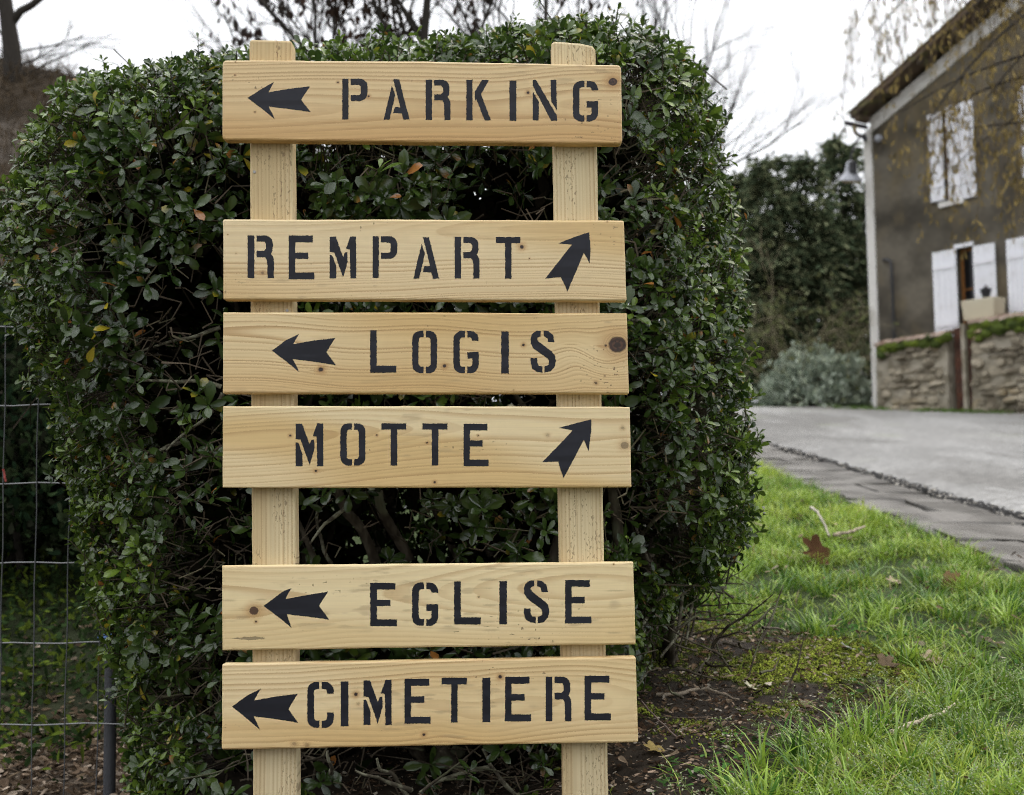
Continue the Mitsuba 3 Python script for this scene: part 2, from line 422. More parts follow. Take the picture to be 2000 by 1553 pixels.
dy = np.concatenate([np.linspace(-6, 3, 14)[:-1], np.linspace(3, 14, 90)[:-1], np.linspace(14, 24.6, 40)])
tt = np.concatenate([np.linspace(0, .12, 14)[:-1], np.linspace(.12, 1, 26)])
Dg, Tg = np.meshgrid(dy, tt, indexing='ij')
x0 = 2.67 + .06 * (meshkit.fbm(np.stack([Dg * 2.5, Dg * 0, Dg * 0], -1), 3, 40) - .5) * 2
X = x0 + Tg * (WALL_X(Dg) - .1 - x0)
rv = np.stack([X, Dg, road_z(X, Dg) + .02], -1).reshape(-1, 3)
n, m = X.shape
ii, jj = np.meshgrid(np.arange(n - 1), np.arange(m - 1), indexing='ij'); a = (ii * m + jj).ravel()
rf = np.vstack([np.stack([a, a + m + 1, a + m], 1), np.stack([a, a + 1, a + m + 1], 1)])
put('road', (rv, rf), 'm_road', kind='structure', smooth=True, label='pale worn asphalt village road going uphill')
v, f = grid_mesh(np.linspace(1.92, 2.85, 14), np.linspace(-4, 24, 160), lambda x, y: ground_z(x, y, False) - .006 + .012 * meshkit.fbm(np.stack([x * 9, y * 9, x * 0], -1), 2, 8))
put('gutter', (v, f), 'm_sheet', kind='structure', smooth=True, label='shallow stone gutter between the grass and the road')
y = 2.6; i = 0
while y < 14:
    L = rng.uniform(.42, .78)
    for k, (xa, xb) in enumerate(((1.97, 2.55),) if rng.random() < .55 else ((1.96, 2.26), (2.275, 2.57))):
        bv, bf = rbox(xb - xa - .012, L - .02, .09, .12, .06, 300 + i, 2); i += 1
        cx, cy = (xa + xb) / 2 + rng.uniform(-.02, .02), y + L / 2
        bv[:, 2] += bv[:, 0] * rng.uniform(-.05, .05)
        w = bv + [cx, cy, 0]
        w[:, 2] += ground_z(w[:, 0], w[:, 1], False) - .022 + rng.uniform(-.006, .006)
        put('stone', (w, bf), 'm_flag', 'gutter', smooth=35)
    y += L
N = 5200
gx = rng.normal(2.635, .06, N); gy = 2.8 + 16 * rng.random(N) ** 1.3
keep = meshkit.fbm(np.stack([gx * 2, gy * 1.1, gx * 0], -1), 3, 77) + rng.uniform(-.2, .2, N) > .42
gx, gy = gx[keep], gy[keep]; N = len(gx)
ico = trimesh.creation.icosahedron()
dirs = unit(rng.normal(size=(N, 3)))
v, f = scatter(np.array(ico.vertices), np.array(ico.faces), np.stack([gx, gy, ground_z(gx, gy, False) + .012], 1), dirs, unit(rng.normal(size=(N, 3))), rng.uniform(.006, .022, N), rng.uniform(.006, .018, N), rng.uniform(.004, .012, N))
c = np.where(rng.random((N, 1)) < .16, [[.3, .28, .25]], [[.038, .037, .036]]) * rng.uniform(.6, 1.5, (N, 1))
put('gravel', (v, f), 'm_matte', kind='stuff', color=np.repeat(c, 12, 0), label='dark loose gravel along the broken edge of the road')

# ------------------------------------------------------------------ the direction sign
SY = 2.40                                     # front face of the boards
PXM = np.linalg.norm(P(1000, 1000, SY) - P(1001, 1000, SY))
SIGN = thing('direction_sign', 'wooden signpost of six pale pine boards with black stencilled names before the hedge', 'sign')


def slab(poly_px, y_front, thick, bevel=.0035, rnd=.004, wav=.0006, seed=0):
    """A planed board with softened edges: outline given as seen on its front plane."""
    pts = [P(a, b, y_front) for a, b in poly_px]
    pg = Polygon([(q[0], q[2]) for q in pts])
    if rnd:
        pg = pg.buffer(-rnd).buffer(rnd, quad_segs=4)
    pg = shapely.segmentize(pg, .02)
    c = np.array(pg.exterior.coords)[:-1]
    if not pg.exterior.is_ccw:
        c = c[::-1]
    r = np.random.default_rng(seed)
    t = unit(np.roll(c, -1, 0) - np.roll(c, 1, 0)); nrm = np.stack([t[:, 1], -t[:, 0]], 1)
    c = c + nrm * (wav * (meshkit.fbm(np.stack([c[:, 0] * 30 + seed * 9, c[:, 1] * 30, c[:, 0] * 0], -1), 3, seed) - .5) * 2)[:, None]
    rings = []
    for ins, yy in ((bevel, 0), (bevel * .38, bevel * .28), (0, bevel), (0, thick - bevel), (bevel, thick)):
        q = c - nrm * ins
        rings.append(np.stack([q[:, 0], np.full(len(q), y_front + yy), q[:, 1]], 1))
    n = len(c); v = np.vstack(rings); f = []
    i = np.arange(n); j = (i + 1) % n
    for k in range(len(rings) - 1):
        f += [np.stack([k * n + i, k * n + j, (k + 1) * n + j], 1), np.stack([k * n + i, (k + 1) * n + j, (k + 1) * n + i], 1)]
    tri = Polygon(c)
    tv, tf = trimesh.creation.triangulate_polygon(Polygon(c - nrm * bevel), engine='earcut')
    fr = np.stack([tv[:, 0], np.full(len(tv), y_front), tv[:, 1]], 1)
    bk = fr + [0, thick, 0]
    m = len(v)
    v = np.vstack([v, fr, bk])
    f += [tf[:, :], ]
    f[-1] = tf + m
    f += [tf[:, ::-1] + m + len(fr)]
    return v, np.vstack(f)


POST_Y = SY + .0275
def post_quad(x0t, x1t, yt, x0b, x1b, yb, ext, bow=0):
    k = ext / (yb - yt)
    q = [(x0t, yt), (x1t, yt + 3), (x1b + (x1b - x1t) * k, yb + ext), (x0b + (x0b - x0t) * k, yb + ext)]
    # outlines were read off the photograph at the boards' plane; the posts stand just behind
    return q


scene['m_post_a'] = post_material(P(535, 800, SY)[0], 3.0)
scene['m_post_b'] = post_material(P(1127, 800, SY)[0], 8.0)
put('post', slab(post_quad(486.5, 570, 76, 493.5, 581, 1553, 330), POST_Y, .045, .005, .006, .0007, 3), 'm_post_a', SIGN)
put('post', slab([(1077, 84), (1083, 80), (1135, 84), (1157, 89), (1163, 96), (1188 + 5.6, 1883), (1099.5 + 4.8, 1883)], POST_Y, .045, .005, .004, .0007, 4), 'm_post_b', SIGN)


# ---- stencil letters: polygons in units of the letter height (x to the right, y up)
def pg(*c):
    return Polygon(c).buffer(0)


def ring(w=.6, s=.155, R=.2, r=.07):
    o = sbox(R, R, w - R, 1 - R).buffer(R, quad_segs=5)
    i = sbox(s + r, s + r, w - s - r, 1 - s - r).buffer(r, quad_segs=4)
    return o.difference(i)


def px_glyph(h, x0, y1, *polys):
    return shapely.union_all([Polygon([((a - x0) / h, (y1 - b) / h) for a, b in p]).buffer(0) for p in polys])


BAR = sbox(0, 0, .155, 1)
SLIT = sbox(.278, -1, .333, 2)
GLYPH = {
    'P': shapely.union_all([BAR, sbox(.26, .66, .42, .8).buffer(.205, quad_segs=5).intersection(sbox(.21, .4, .65, 1)).difference(sbox(.0, .655, .40, .795).buffer(.055))]),
    'A': shapely.union_all([pg((0, 0), (.145, 0), (.29, .61), (.205, .85)), pg((.24, 1), (.39, 1), (.65, 0), (.49, 0), (.45, .155), (.235, .163), (.28, .305), (.415, .305))]),
    'R': shapely.union_all([BAR, pg((.21, 1), (.42, 1), (.50, .975), (.56, .92), (.585, .85), (.59, .7), (.575, .63), (.545, .57), (.59, .51), (.612, .44), (.615, .38), (.615, 0), (.465, 0), (.46, .36), (.45, .43), (.41, .49), (.21, .49), (.21, .635), (.38, .64), (.43, .69), (.43, .8), (.39, .855), (.21, .86))]),
    'K': shapely.union_all([BAR, pg((.39, 1), (.57, 1), (.365, .645), (.61, 0), (.46, 0), (.245, .53), (.215, .47), (.215, .71))]),
    'I': BAR,
    'N': shapely.union_all([pg((0, 1), (.085, 1), (.6, .12), (.6, 0), (.455, 0), (0, .86)), pg((0, .72), (.15, .465), (.15, .01), (0, .01)), pg((.44, 1), (.58, 1), (.6, .24), (.455, .48))]),
    'O': ring().difference(SLIT),
    'G': shapely.union_all([ring(.61).difference(SLIT).difference(sbox(.3, .36, 1, .765)), sbox(.455, .3, .61, .5), sbox(.335, .345, .6, .5)]),
    'C': ring(.61).difference(SLIT).difference(sbox(.34, .335, 1, .74)),
    'E': shapely.union_all([BAR, sbox(0, .845, .585, 1), sbox(0, .465, .47, .61), sbox(0, 0, .62, .155)]),
    'M': shapely.union_all([pg((0, .99), (.145, .99), (.318, .51), (.36, .62), (.42, .62), (.428, .4), (.318, .02), (.11, .62), (0, .63)),
                            pg((0, .56), (.06, .555), (.156, .285), (.156, 0), (0, 0)), pg((.49, 1), (.626, 1), (.63, 0), (.49, 0), (.477, .69), (.387, .705))]),
    'T': shapely.union_all([sbox(0, .855, .6, 1), sbox(.225, 0, .38, .9)]),
    'L': shapely.union_all([BAR, sbox(0, 0, .62, .165)]),
    'S': px_glyph(388, 1032, 655, [(1127, 267), (1085, 270), (1045, 300), (1033, 340), (1036, 385), (1060, 430), (1190, 525), (1203, 545), (1200, 580), (1160, 597), (1160, 655), (1215, 643), (1255, 600), (1267, 545), (1255, 490), (1230, 460), (1110, 370), (1095, 345), (1102, 328), (1127, 320)],
                  [(1153, 267), (1195, 272), (1240, 305), (1253, 372), (1195, 372), (1188, 335), (1155, 320)], [(1032, 520), (1092, 520), (1098, 570), (1112, 592), (1142, 597), (1142, 655), (1095, 648), (1050, 620), (1034, 570)]),
}


def rough(poly, amp, seed):                   # edge of hand-dabbed stencil paint
    poly = shapely.segmentize(poly, 1.4)

    def jit(c):
        c = np.asarray(c)
        p = np.stack([c[:, 0] * .30 + seed * 3.7, c[:, 1] * .30, c[:, 0] * 0], -1)
        d = np.stack([meshkit.fbm(p, 3, seed) - .5, meshkit.fbm(p + 50, 3, seed + 1) - .5], 1) * 2 * amp
        return c + d
    return shapely.transform(poly, jit).buffer(0)


def paint_mesh(poly_px):
    """Painted shape, read off the photograph in pixels, as a thin coat on the boards' front plane."""
    parts = []
    for g in getattr(poly_px, 'geoms', [poly_px]):
        if g.area < 4:
            continue
        m = trimesh.creation.extrude_polygon(g, 1.0, engine='earcut')
        v = np.array(m.vertices)
        w = np.array([P(a, b, SY - .0005) for a, b, _ in v])
        w[:, 1] = np.where(v[:, 2] > .5, SY - .0005, SY + .0012)
        parts.append((w, np.array(m.faces)))
    return cat_mesh(parts)


BOARDS = [
    dict(q=[(434, 117), (830, 119.5), (1213, 127), (1216, 281), (830, 278), (434, 273)], rnd=.0075, word='PARKING', tone=(.97, .92, .85), pith=-.03, c0=.045, per=.0052, s=2,
         label='topmost board, warm pine, black stencilled PARKING with an arrow to the left',
         L=[(668.4, 718, 153.8, 233.6), (749.3, 800, 155, 233.6), (831.5, 879.8, 155.9, 234.4), (910.7, 958.6, 156, 235), (995, 1008.4, 157.3, 236), (1040.5, 1088, 156.3, 235.9), (1119, 1168, 158, 237.5)],
         A=[(302, 435), (420, 360), (497, 315), (548, 288), (522, 335), (497, 382), (690, 350), (883, 326), (800, 452), (888, 565), (690, 538), (497, 515), (530, 575), (555, 633), (430, 530)], o=(420, 100, 4.762),
         knots=[(1197, 160, 9, 1), (1031, 181, 3.5, 1), (660, 161, 2.2, .9), (720, 188, 2.5, 1), (498, 219, 1.8, .9), (459, 147, 1.7, 1), (460, 121, 1.5, .8)]),
    dict(q=[(435, 428.5), (830, 428.5), (1219, 430.5), (1223.8, 587.5), (830, 586.5), (435.5, 585.5)], rnd=.0035, word='REMPART', tone=(1.04, 1.05, 1.07), pith=.03, c0=.03, per=.0043, s=5,
         label='second board from the top, black stencilled REMPART with an arrow up to the right',
         L=[(483.6, 535, 460, 543), (563.9, 613.8, 460, 545.5), (643.9, 695.7, 461.9, 543.8), (727.9, 776, 461.4, 542.7), (807.4, 858, 463.5, 544.4), (888.2, 936.5, 463, 544), (968.7, 1016.3, 463, 544.4)],
         A=[(1575, 207), (1430, 255), (1288, 312), (1415, 322), (1290, 480), (1165, 640), (1310, 625), (1345, 690), (1372, 762), (1450, 580), (1525, 400), (1555, 450), (1578, 500), (1588, 370)], o=(820, 410, 4.762),
         knots=[(1019, 482, 5, 1), (1034, 505, 1.3, .8), (513, 533, 4, .55), (445, 458, 1.2, .9), (461, 495, 1.2, .5), (1186, 433, 1.3, .8)]),
    dict(q=[(435, 610), (830, 610), (1224.5, 612), (1228.3, 769), (830, 768.5), (434.5, 768.5)], rnd=.002, word='LOGIS', tone=(1.0, .98, .93), pith=.035, c0=.022, per=.0047, s=9,
         label='third board from the top with a big dark knot, black stencilled LOGIS with an arrow to the left',
         L=[(723, 773.8, 645, 728), (805, 853.6, 645.9, 729), (885.5, 935, 646.3, 729), (979, 993.7, 647.3, 729.6), (1036, 1086, 646, 728)],
         A=[(528, 452), (660, 355), (780, 297), (755, 340), (727, 392), (920, 358), (1117, 335), (1035, 467), (1125, 588), (920, 555), (722, 530), (755, 590), (783, 653), (660, 550)], o=(420, 590, 4.762),
         knots=[(1206, 673, 18, 1), (1183, 675, 3, .9), (627, 722, 5.5, 1), (868, 715, 4.5, 1), (1022, 674, 3.2, 1), (1164, 748, 3, .8), (1003, 762, 1.2, .9), (1181, 734, 2, .5)]),
    dict(q=[(435, 793), (830, 793), (1230.6, 795), (1233.6, 952), (830, 953), (434, 953)], rnd=.002, word='MOTTE', tone=(1.05, 1.07, 1.08), pith=.025, c0=.035, per=.0048, s=13,
         label='fourth board from the top, black stencilled MOTTE with an arrow up to the right',
         L=[(577.5, 631.5, 827, 910.6), (664.6, 713.6, 826.6, 909.6), (745, 793.4, 827, 909.6), (825, 874, 827, 909.6), (905.5, 954.4, 828, 910.6)],
         A=[(1595, 187), (1440, 225), (1290, 265), (1422, 288), (1280, 440), (1140, 583), (1287, 580), (1310, 660), (1337, 732), (1430, 560), (1525, 378), (1550, 435), (1570, 485), (1593, 300)], o=(820, 780, 4.762),
         knots=[(567, 851, 2.6, 1), (617, 920, 3.2, 1), (736, 850, 2.3, 1), (834, 865, 2.2, 1), (934, 851, 2, .9), (849, 942, 2.6, 1), (1220, 870, 8, .55), (1216, 836, 4, .4), (1070, 850, 4, .3)]),
    dict(q=[(433, 1105), (830, 1102), (1237, 1097.7), (1241.8, 1259), (830, 1265), (433.6, 1271)], rnd=.0015, word='EGLISE', tone=(1.07, 1.08, 1.06), pith=.02, c0=.05, per=.0056, s=17,
         label='fifth board from the top, black stencilled EGLISE with an arrow to the left and a round knot',
         L=[(723, 775, 1138.7, 1223), (804.7, 855.6, 1137.7, 1222.7), (887, 939, 1135.5, 1219.8), (975.3, 990, 1135, 1219.4), (1023, 1073, 1133.6, 1217.6), (1103.8, 1154.9, 1133, 1217.6)],
         A=[(452, 445), (580, 350), (640, 305), (710, 282), (680, 330), (655, 382), (850, 345), (1052, 312), (967, 445), (1062, 573), (860, 545), (667, 523), (690, 590), (710, 648), (590, 550)], o=(420, 1090, 4.762),
         knots=[(496, 1193, 9, .9), (500, 1214, 2.2, 1), (1199, 1102, 1.4, 1), (935, 1166, 2.2, .7)]),
    dict(q=[(433.5, 1297), (830, 1290), (1241.8, 1283), (1247, 1450.4), (830, 1457), (432.6, 1465)], rnd=.004, word='CIMETIERE', tone=(1.05, 1.05, 1.04), pith=-.005, c0=.045, per=.006, s=23,
         label='lowest board, black stencilled CIMETIERE with an arrow to the left',
         L=[(600, 652, 1332, 1421.6), (665.7, 680.4, 1331, 1418.7), (710, 765, 1328, 1416), (790, 841, 1326, 1413.7), (862.5, 911.7, 1324, 1411.5), (942, 957.5, 1324, 1410.8), (986.5, 1037, 1322, 1409), (1066, 1116, 1322, 1408.6), (1141.7, 1193, 1320, 1406.9)],
         A=[(158, 525), (300, 420), (428, 357), (395, 410), (365, 467), (560, 432), (768, 407), (682, 548), (772, 675), (560, 640), (358, 615), (390, 675), (415, 740), (290, 630)], o=(420, 1270, 4.762),
         knots=[(695, 1356, 4.5, 1), (828, 1435, 3.6, 1), (977, 1322, 4.4, 1), (700, 1375, 3, .3), (575, 1453, 5, .35), (600, 1455, 5, .35)]),
]
for b in BOARDS:
    cx = (b['q'][0][0] + b['q'][2][0]) / 2; cy = sum(q[1] for q in b['q']) / len(b['q'])
    C = P(cx, cy, SY)
    ks = []
    for (kx, ky, kr, kd) in b['knots']:
        q = P(kx, ky, SY)
        ks.append((float(q[0] - C[0]), float(q[2] - C[2]), float(kr * PXM), kd))
    mname = f"m_board_{b['s']}"
    sw = [(float(P(1150, 690, SY)[0] - C[0]), -.01, .06, .022)] if b['word'] == 'LOGIS' else [(.05, -.02, .09, .012)] if b['word'] == 'CIMETIERE' else []
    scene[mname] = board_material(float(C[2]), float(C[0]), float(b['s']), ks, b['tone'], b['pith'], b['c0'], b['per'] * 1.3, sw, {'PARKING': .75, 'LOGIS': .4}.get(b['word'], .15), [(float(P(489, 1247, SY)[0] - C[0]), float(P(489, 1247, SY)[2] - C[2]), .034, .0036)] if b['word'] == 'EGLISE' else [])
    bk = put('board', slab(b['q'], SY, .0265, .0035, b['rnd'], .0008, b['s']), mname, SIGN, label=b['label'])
    ox, oy, sc = b['o']
    arrow = Polygon([(ox + a / sc, oy + c / sc) for a, c in b['A']]).buffer(0)
    put('arrow', paint_mesh(rough(arrow, .55, b['s'])), 'm_paint', bk)
    for k, (ch, (xa, xb, ya, yb)) in enumerate(zip(b['word'], b['L'])):
        g = GLYPH[ch]
        gx0, gy0, gx1, gy1 = g.bounds
        g = affinity.affine_transform(g, [(xb - xa) / (gx1 - gx0), 0, 0, -(yb - ya) / (gy1 - gy0), xa - gx0 * (xb - xa) / (gx1 - gx0), yb + gy0 * (yb - ya) / (gy1 - gy0)])
        put('letter', paint_mesh(rough(g, .95, b['s'] * 20 + k)), 'm_paint', bk)
for (kx, ky) in ((497, 336), (561, 607)):     # two nail heads on the left post
    q = P(kx, ky, POST_Y)
    m = trimesh.creation.cylinder(.0028, .004, sections=12)
    m.apply_transform(trimesh.geometry.align_vectors([0, 0, 1], [0, 1, 0])); m.apply_translation(q)
    put('nail', (np.array(m.vertices), np.array(m.faces)), 'm_nail', SIGN + '__post')

# ------------------------------------------------------------------ the hedge
HY, HH, HR = 3.42, .70, .46                   # middle, half depth, rounding of the clipped mass
HSEEN = [(-10, 470), (0, 430), (30, 345), (60, 275), (100, 205), (140, 160), (200, 150), (330, 125), (430, 108), (470, 100), (590, 106), (700, 84), (800, 88), (900, 74), (1000, 60), (1130, 42), (1240, 55), (1330, 85), (1385, 150),
         (1405, 240), (1422, 310), (1440, 400), (1455, 520), (1462, 650), (1470, 760), (1477, 860), (1480, 960), (1468, 1040), (1432, 1100), (1395, 1140), (1330, 1180), (1285, 1250), (1255, 1330), (1240, 1420), (1230, 1560),
         (1230, 1900), (300, 1900), (265, 1560), (245, 1430), (220, 1330), (195, 1240), (170, 1130), (140, 1000), (120, 900), (98, 800), (70, 740), (35, 650), (5, 560), (-10, 520)]
HPX = [(1000 + (a - 1000) * .928, 977 + (b - 977) * .932) for a, b in HSEEN]   # the widest section stands deeper than the front that hides it
HP = Polygon([(lambda q: (q[0], q[2]))(P(a, b, HY)) for a, b in HPX]).buffer(0)
GX0, GZ0, GX1, GZ1 = HP.bounds
GX0 -= .2; GZ0 -= .2; GX1 += .2; GZ1 += .2
CELL = .006
hxs, hzs = np.arange(GX0, GX1, CELL), np.arange(GZ0, GZ1, CELL)
inside = shapely.contains_xy(HP, *np.meshgrid(hxs, hzs, indexing='ij'))
EDT = ndimage.gaussian_filter(ndimage.distance_transform_edt(inside) * CELL, 3)


def hd(x, z):
    return ndimage.map_coordinates(EDT, [(np.asarray(x) - GX0) / CELL, (np.asarray(z) - GZ0) / CELL], order=1, mode='nearest')


def hh(x, z):                                 # half depth of the hedge at (x, z)
    t = np.clip(hd(x, z) / HR, 0, 1)
    w = .10 * (meshkit.fbm(np.stack([x * 3.1, z * 3.1, x * 0 + 4], -1), 3, 21) - .5)
    return np.maximum(HH * (1 - (1 - t) ** 2.3) ** .5 + w * np.minimum(t * 3, 1), 0)


def hnormal(x, z, side):
    e = .02
    dx = (hh(x + e, z) - hh(x - e, z)) / (2 * e); dz = (hh(x, z + e) - hh(x, z - e)) / (2 * e)
    return unit(np.stack([-dx, side * np.ones_like(dx), -dz], -1))


def hedge_points(N, depth_lo, depth_hi, back=.3, seed=1):
    r = np.random.default_rng(seed); out = []
    got = 0
    while got < N:
        x = r.uniform(GX0, GX1, 40000); z = r.uniform(GZ0, GZ1, 40000)
        d = hd(x, z); h = hh(x, z)
        e = .015
        g = np.hypot((hh(x + e, z) - hh(x - e, z)) / (2 * e), (hh(x, z + e) - hh(x, z - e)) / (2 * e))
        w = np.sqrt(1 + np.minimum(g, 7) ** 2)
        ok = (d > .004) & (r.random(40000) < w / 5)
        x, z, h = x[ok], z[ok], h[ok]
        side = np.where(r.random(len(x)) < back, 1.0, -1.0)
        dep = r.uniform(depth_lo, depth_hi, len(x))
        nrm = hnormal(x, z, side)
        p = np.stack([x, HY + side * h, z], 1) - nrm * dep[:, None]
        out.append((p, nrm, side)); got += len(x)
    p, n_, s_ = (np.concatenate(a)[:N] for a in zip(*out))
    return p, n_, s_


def sparse(p):                                # how open the front is: bare inner twigs show in places
    e = np.zeros(len(p))
    for (px_, py_, rx, rz, a) in ((360, 640, .20, .13, .9), (390, 800, .19, .20, .95), (320, 560, .15, .09, .75), (420, 1000, .14, .15, .7), (1300, 560, .15, .12, .6), (1330, 880, .12, .15, .4), (760, 330, .32, .08, .6), (640, 1040, .25, .10, .45), (850, 1500, .5, .10, .8), (1290, 480, .1, .1, .6)):
        q = P(px_, py_, 2.8)
        e = np.maximum(e, a * np.exp(-((p[:, 0] - q[0]) / rx) ** 2 - ((p[:, 2] - q[2]) / rz) ** 2))
    nz = meshkit.fbm(np.stack([p[:, 0] * 5.5, p[:, 1] * 5.5, p[:, 2] * 5.5], -1), 3, 55)
    return np.clip(e * 1.15 + sstep(.43, .57, nz) * .88, 0, 1)


def rosettes(p, nrm, side, seed, up_bias=.35, scale=1.0):
    r = np.random.default_rng(seed); M = len(p)
    ax = unit(nrm * .75 + np.array([0, 0, up_bias]) + r.normal(size=(M, 3)) * .42)
    k = r.integers(5, 10, M)
    idx = np.repeat(np.arange(M), k); n = len(idx)
    first = np.concatenate([[0], np.cumsum(k)[:-1]]); num = np.arange(n) - np.repeat(first, k)
    A = ax[idx]
    u = unit(np.cross(A, r.normal(size=(M, 3))[idx])); w = np.cross(A, u)
    ang = num * 2.4 + r.normal(size=n) * .3
    frac = num / np.repeat(k, k)
    tilt = np.radians(82 - 52 * frac + r.normal(size=n) * 13)       # outer leaves lie flat, inner ones stand up
    rad = np.cos(ang)[:, None] * u + np.sin(ang)[:, None] * w
    X = np.cos(tilt)[:, None] * A + np.sin(tilt)[:, None] * rad
    Z = np.sin(tilt)[:, None] * A - np.cos(tilt)[:, None] * rad
    Z = unit(Z + r.normal(size=(n, 3)) * .22)
    s = (r.uniform(.034, .056, n) * (1 - .45 * frac)) * (r.uniform(.75, 1.2, M) * scale)[idx]
    base = p[idx] + A * ((frac - .5) * .022)[:, None]
    return base, X, Z, s, idx, ax, frac


def leaf_colors(p, nrm, idx, frac, seed, dead=.02, top=True):
    r = np.random.default_rng(seed); n = len(idx)
    topness = np.clip(nrm[:, 2], 0, 1)[idx]
    tone = meshkit.fbm(p * 4.0, 3, seed)[idx]
    a, b, y = np.array([.016, .034, .007]), np.array([.050, .086, .018]), np.array([.15, .23, .03])
    t = np.clip(r.random(n) * .8 + (tone - .5), 0, 1)[:, None]
    c = a * (1 - t) + b * t
    fresh = ((r.random(len(p)) < (.035 + .6 * np.clip(nrm[:, 2], 0, 1) + .5 * (np.abs(nrm[:, 0]) > .6)))[idx]) * r.random(n)
    c = c * (1 - fresh[:, None] * .8) + y * fresh[:, None] * .8
    c = np.repeat(c[:, None], NLV, 1)
    tip = np.zeros((n, NLV)); tip[:, -1] = 1; tip[:, -4:-1] = .75; tip[:, -7:-4] = .25
    old = r.random(n) < dead * 2
    full = r.random(n) < dead * .6
    hue = np.where(r.random(n)[:, None] < .5, [.30, .24, .02], [.30, .12, .03])
    w = tip * old[:, None] * .8
    w[full] = .9
    c = c * (1 - w[..., None]) + hue[:, None] * w[..., None]
    mid = np.zeros(NLV); mid[[2, 5, 8, 11]] = 1
    c = c * (1 + .22 * mid[None, :, None])
    return np.clip(c, .004, 1).reshape(-1, 3)


HEDGE = thing('hedge', 'big rounded evergreen hedge of small dark glossy leaves behind the wooden sign', 'hedge')
layers = []
p, nr, sd_ = hedge_points(6000, -.015, .05, .12, 2)
keep = (np.random.default_rng(5).random(len(p)) > sparse(p) * (sd_ < 0) * (1 - np.clip(nr[:, 2], 0, 1) * .8) * .97)
layers.append((p[keep], nr[keep], sd_[keep], .35, 1 - .36 * np.clip(np.maximum(nr[keep][:, 2], np.abs(nr[keep][:, 0])) * 1.5 - .5, 0, 1)))
p, nr, sd_ = hedge_points(9000, -.012, .05, .12, 14)
keep = np.maximum(nr[:, 2], np.abs(nr[:, 0])) > .5
layers.append((p[keep][:2900], nr[keep][:2900], sd_[keep][:2900], .35, .72))
p, nr, sd_ = hedge_points(3000, .05, .2, .12, 3)
keep = (np.random.default_rng(6).random(len(p)) > sparse(p) * (sd_ < 0) * .85)
layers.append((p[keep], nr[keep], sd_[keep], .5, .95))
p, nr, sd_ = hedge_points(4600, -.01, .12, 1.0, 7)
layers.append((p, nr, sd_, .4, 1.2))
# upright and outward shoots that break the clipped outline
r_ = np.random.default_rng(12)
p, nr, sd_ = hedge_points(1700, -.01, .02, .5, 4)
edge = (hd(p[:, 0], p[:, 2]) < .10) | (nr[:, 2] > .55)
p, nr, sd_ = p[edge][:520], nr[edge][:520], sd_[edge][:520]
shoot_dir = unit(nr * .8 + np.array([0, 0, .55]) + r_.normal(size=p.shape) * .3)
shoot_len = r_.uniform(.01, .05, len(p)) * (1 + 1.0 * (r_.random(len(p)) < .08))
tips = p + shoot_dir * shoot_len[:, None]
layers.append((tips, shoot_dir, sd_, .3, .64))
midp = p + shoot_dir * shoot_len[:, None] * .45
layers.append((midp, shoot_dir, sd_, .3, .72))
LV, LF, LC, twa, twb, twr = [], [], [], [], [], []
cand = []
nb = 0
for li, (p, nr, sd_, ub, sc_) in enumerate(layers):
    base, X, Z, s, idx, ax, frac = rosettes(p, nr, sd_, 100 + li, ub, sc_)
    v, f = scatter(LEAF_V, LEAF_F, base, X, Z, s, s * np.random.default_rng(li).uniform(.8, 1.15, len(s)))
    c = leaf_colors(p, nr, idx, frac, 200 + li, .014)
    LV.append(v.reshape(-1, NLV, 3)); LC.append(c.reshape(-1, NLV, 3))
    L = np.random.default_rng(300 + li).uniform(.04, .13, len(p))
    back = unit(-ax * .7 - nr * .6 + np.random.default_rng(400 + li).normal(size=p.shape) * .35)
    twa.append(p + ax * .006); twb.append(p + back * L[:, None])
LV, LC = np.concatenate(LV), np.concatenate(LC)
# the leaves that show largest: near, facing the eye, not behind the boards
d = LV - EYE
cam = np.stack([d @ RIGHT, d @ UPV, d @ FWD], -1)
uv = cam[..., :2] / cam[..., 2:] * F
cross = lambda a, b: a[..., 0] * b[..., 1] - a[..., 1] * b[..., 0]
tri = uv[:, LEAF_F]
area = np.abs(cross(tri[:, :, 1] - tri[:, :, 0], tri[:, :, 2] - tri[:, :, 0]).sum(1)) / 2
cen = LV.mean(1); cpx = uv.mean(1) + [1000, 0]; cpy = 776.5 - cpx[:, 1]; cpx = cpx[:, 0]
seen = (cpx > 5) & (cpx < 1995) & (cpy > 5) & (cpy < 1545) & (cen[:, 1] < HY - hh(cen[:, 0], cen[:, 2]) + .03)
for b in BOARDS:
    xs_, ys_ = [q[0] for q in b['q']], [q[1] for q in b['q']]
    seen &= ~((cpx > min(xs_) - 8) & (cpx < max(xs_) + 8) & (cpy > min(ys_) - 8) & (cpy < max(ys_) + 8))
seen &= ~(((cpx > 480) & (cpx < 600)) | ((cpx > 1062) & (cpx < 1200)))
order = np.argsort(-(area * seen))[:300]
for i in order:
    put('leaf', (LV[i], LEAF_F), 'm_leaf', HEDGE, color=LC[i], smooth=True)
rest = np.setdiff1d(np.arange(len(LV)), order)
f = (LEAF_F[None] + (np.arange(len(rest)) * NLV)[:, None, None]).reshape(-1, 3)
put('foliage', (LV[rest].reshape(-1, 3), f), 'm_leaf', HEDGE, kind='stuff', color=LC[rest].reshape(-1, 3), smooth=True)
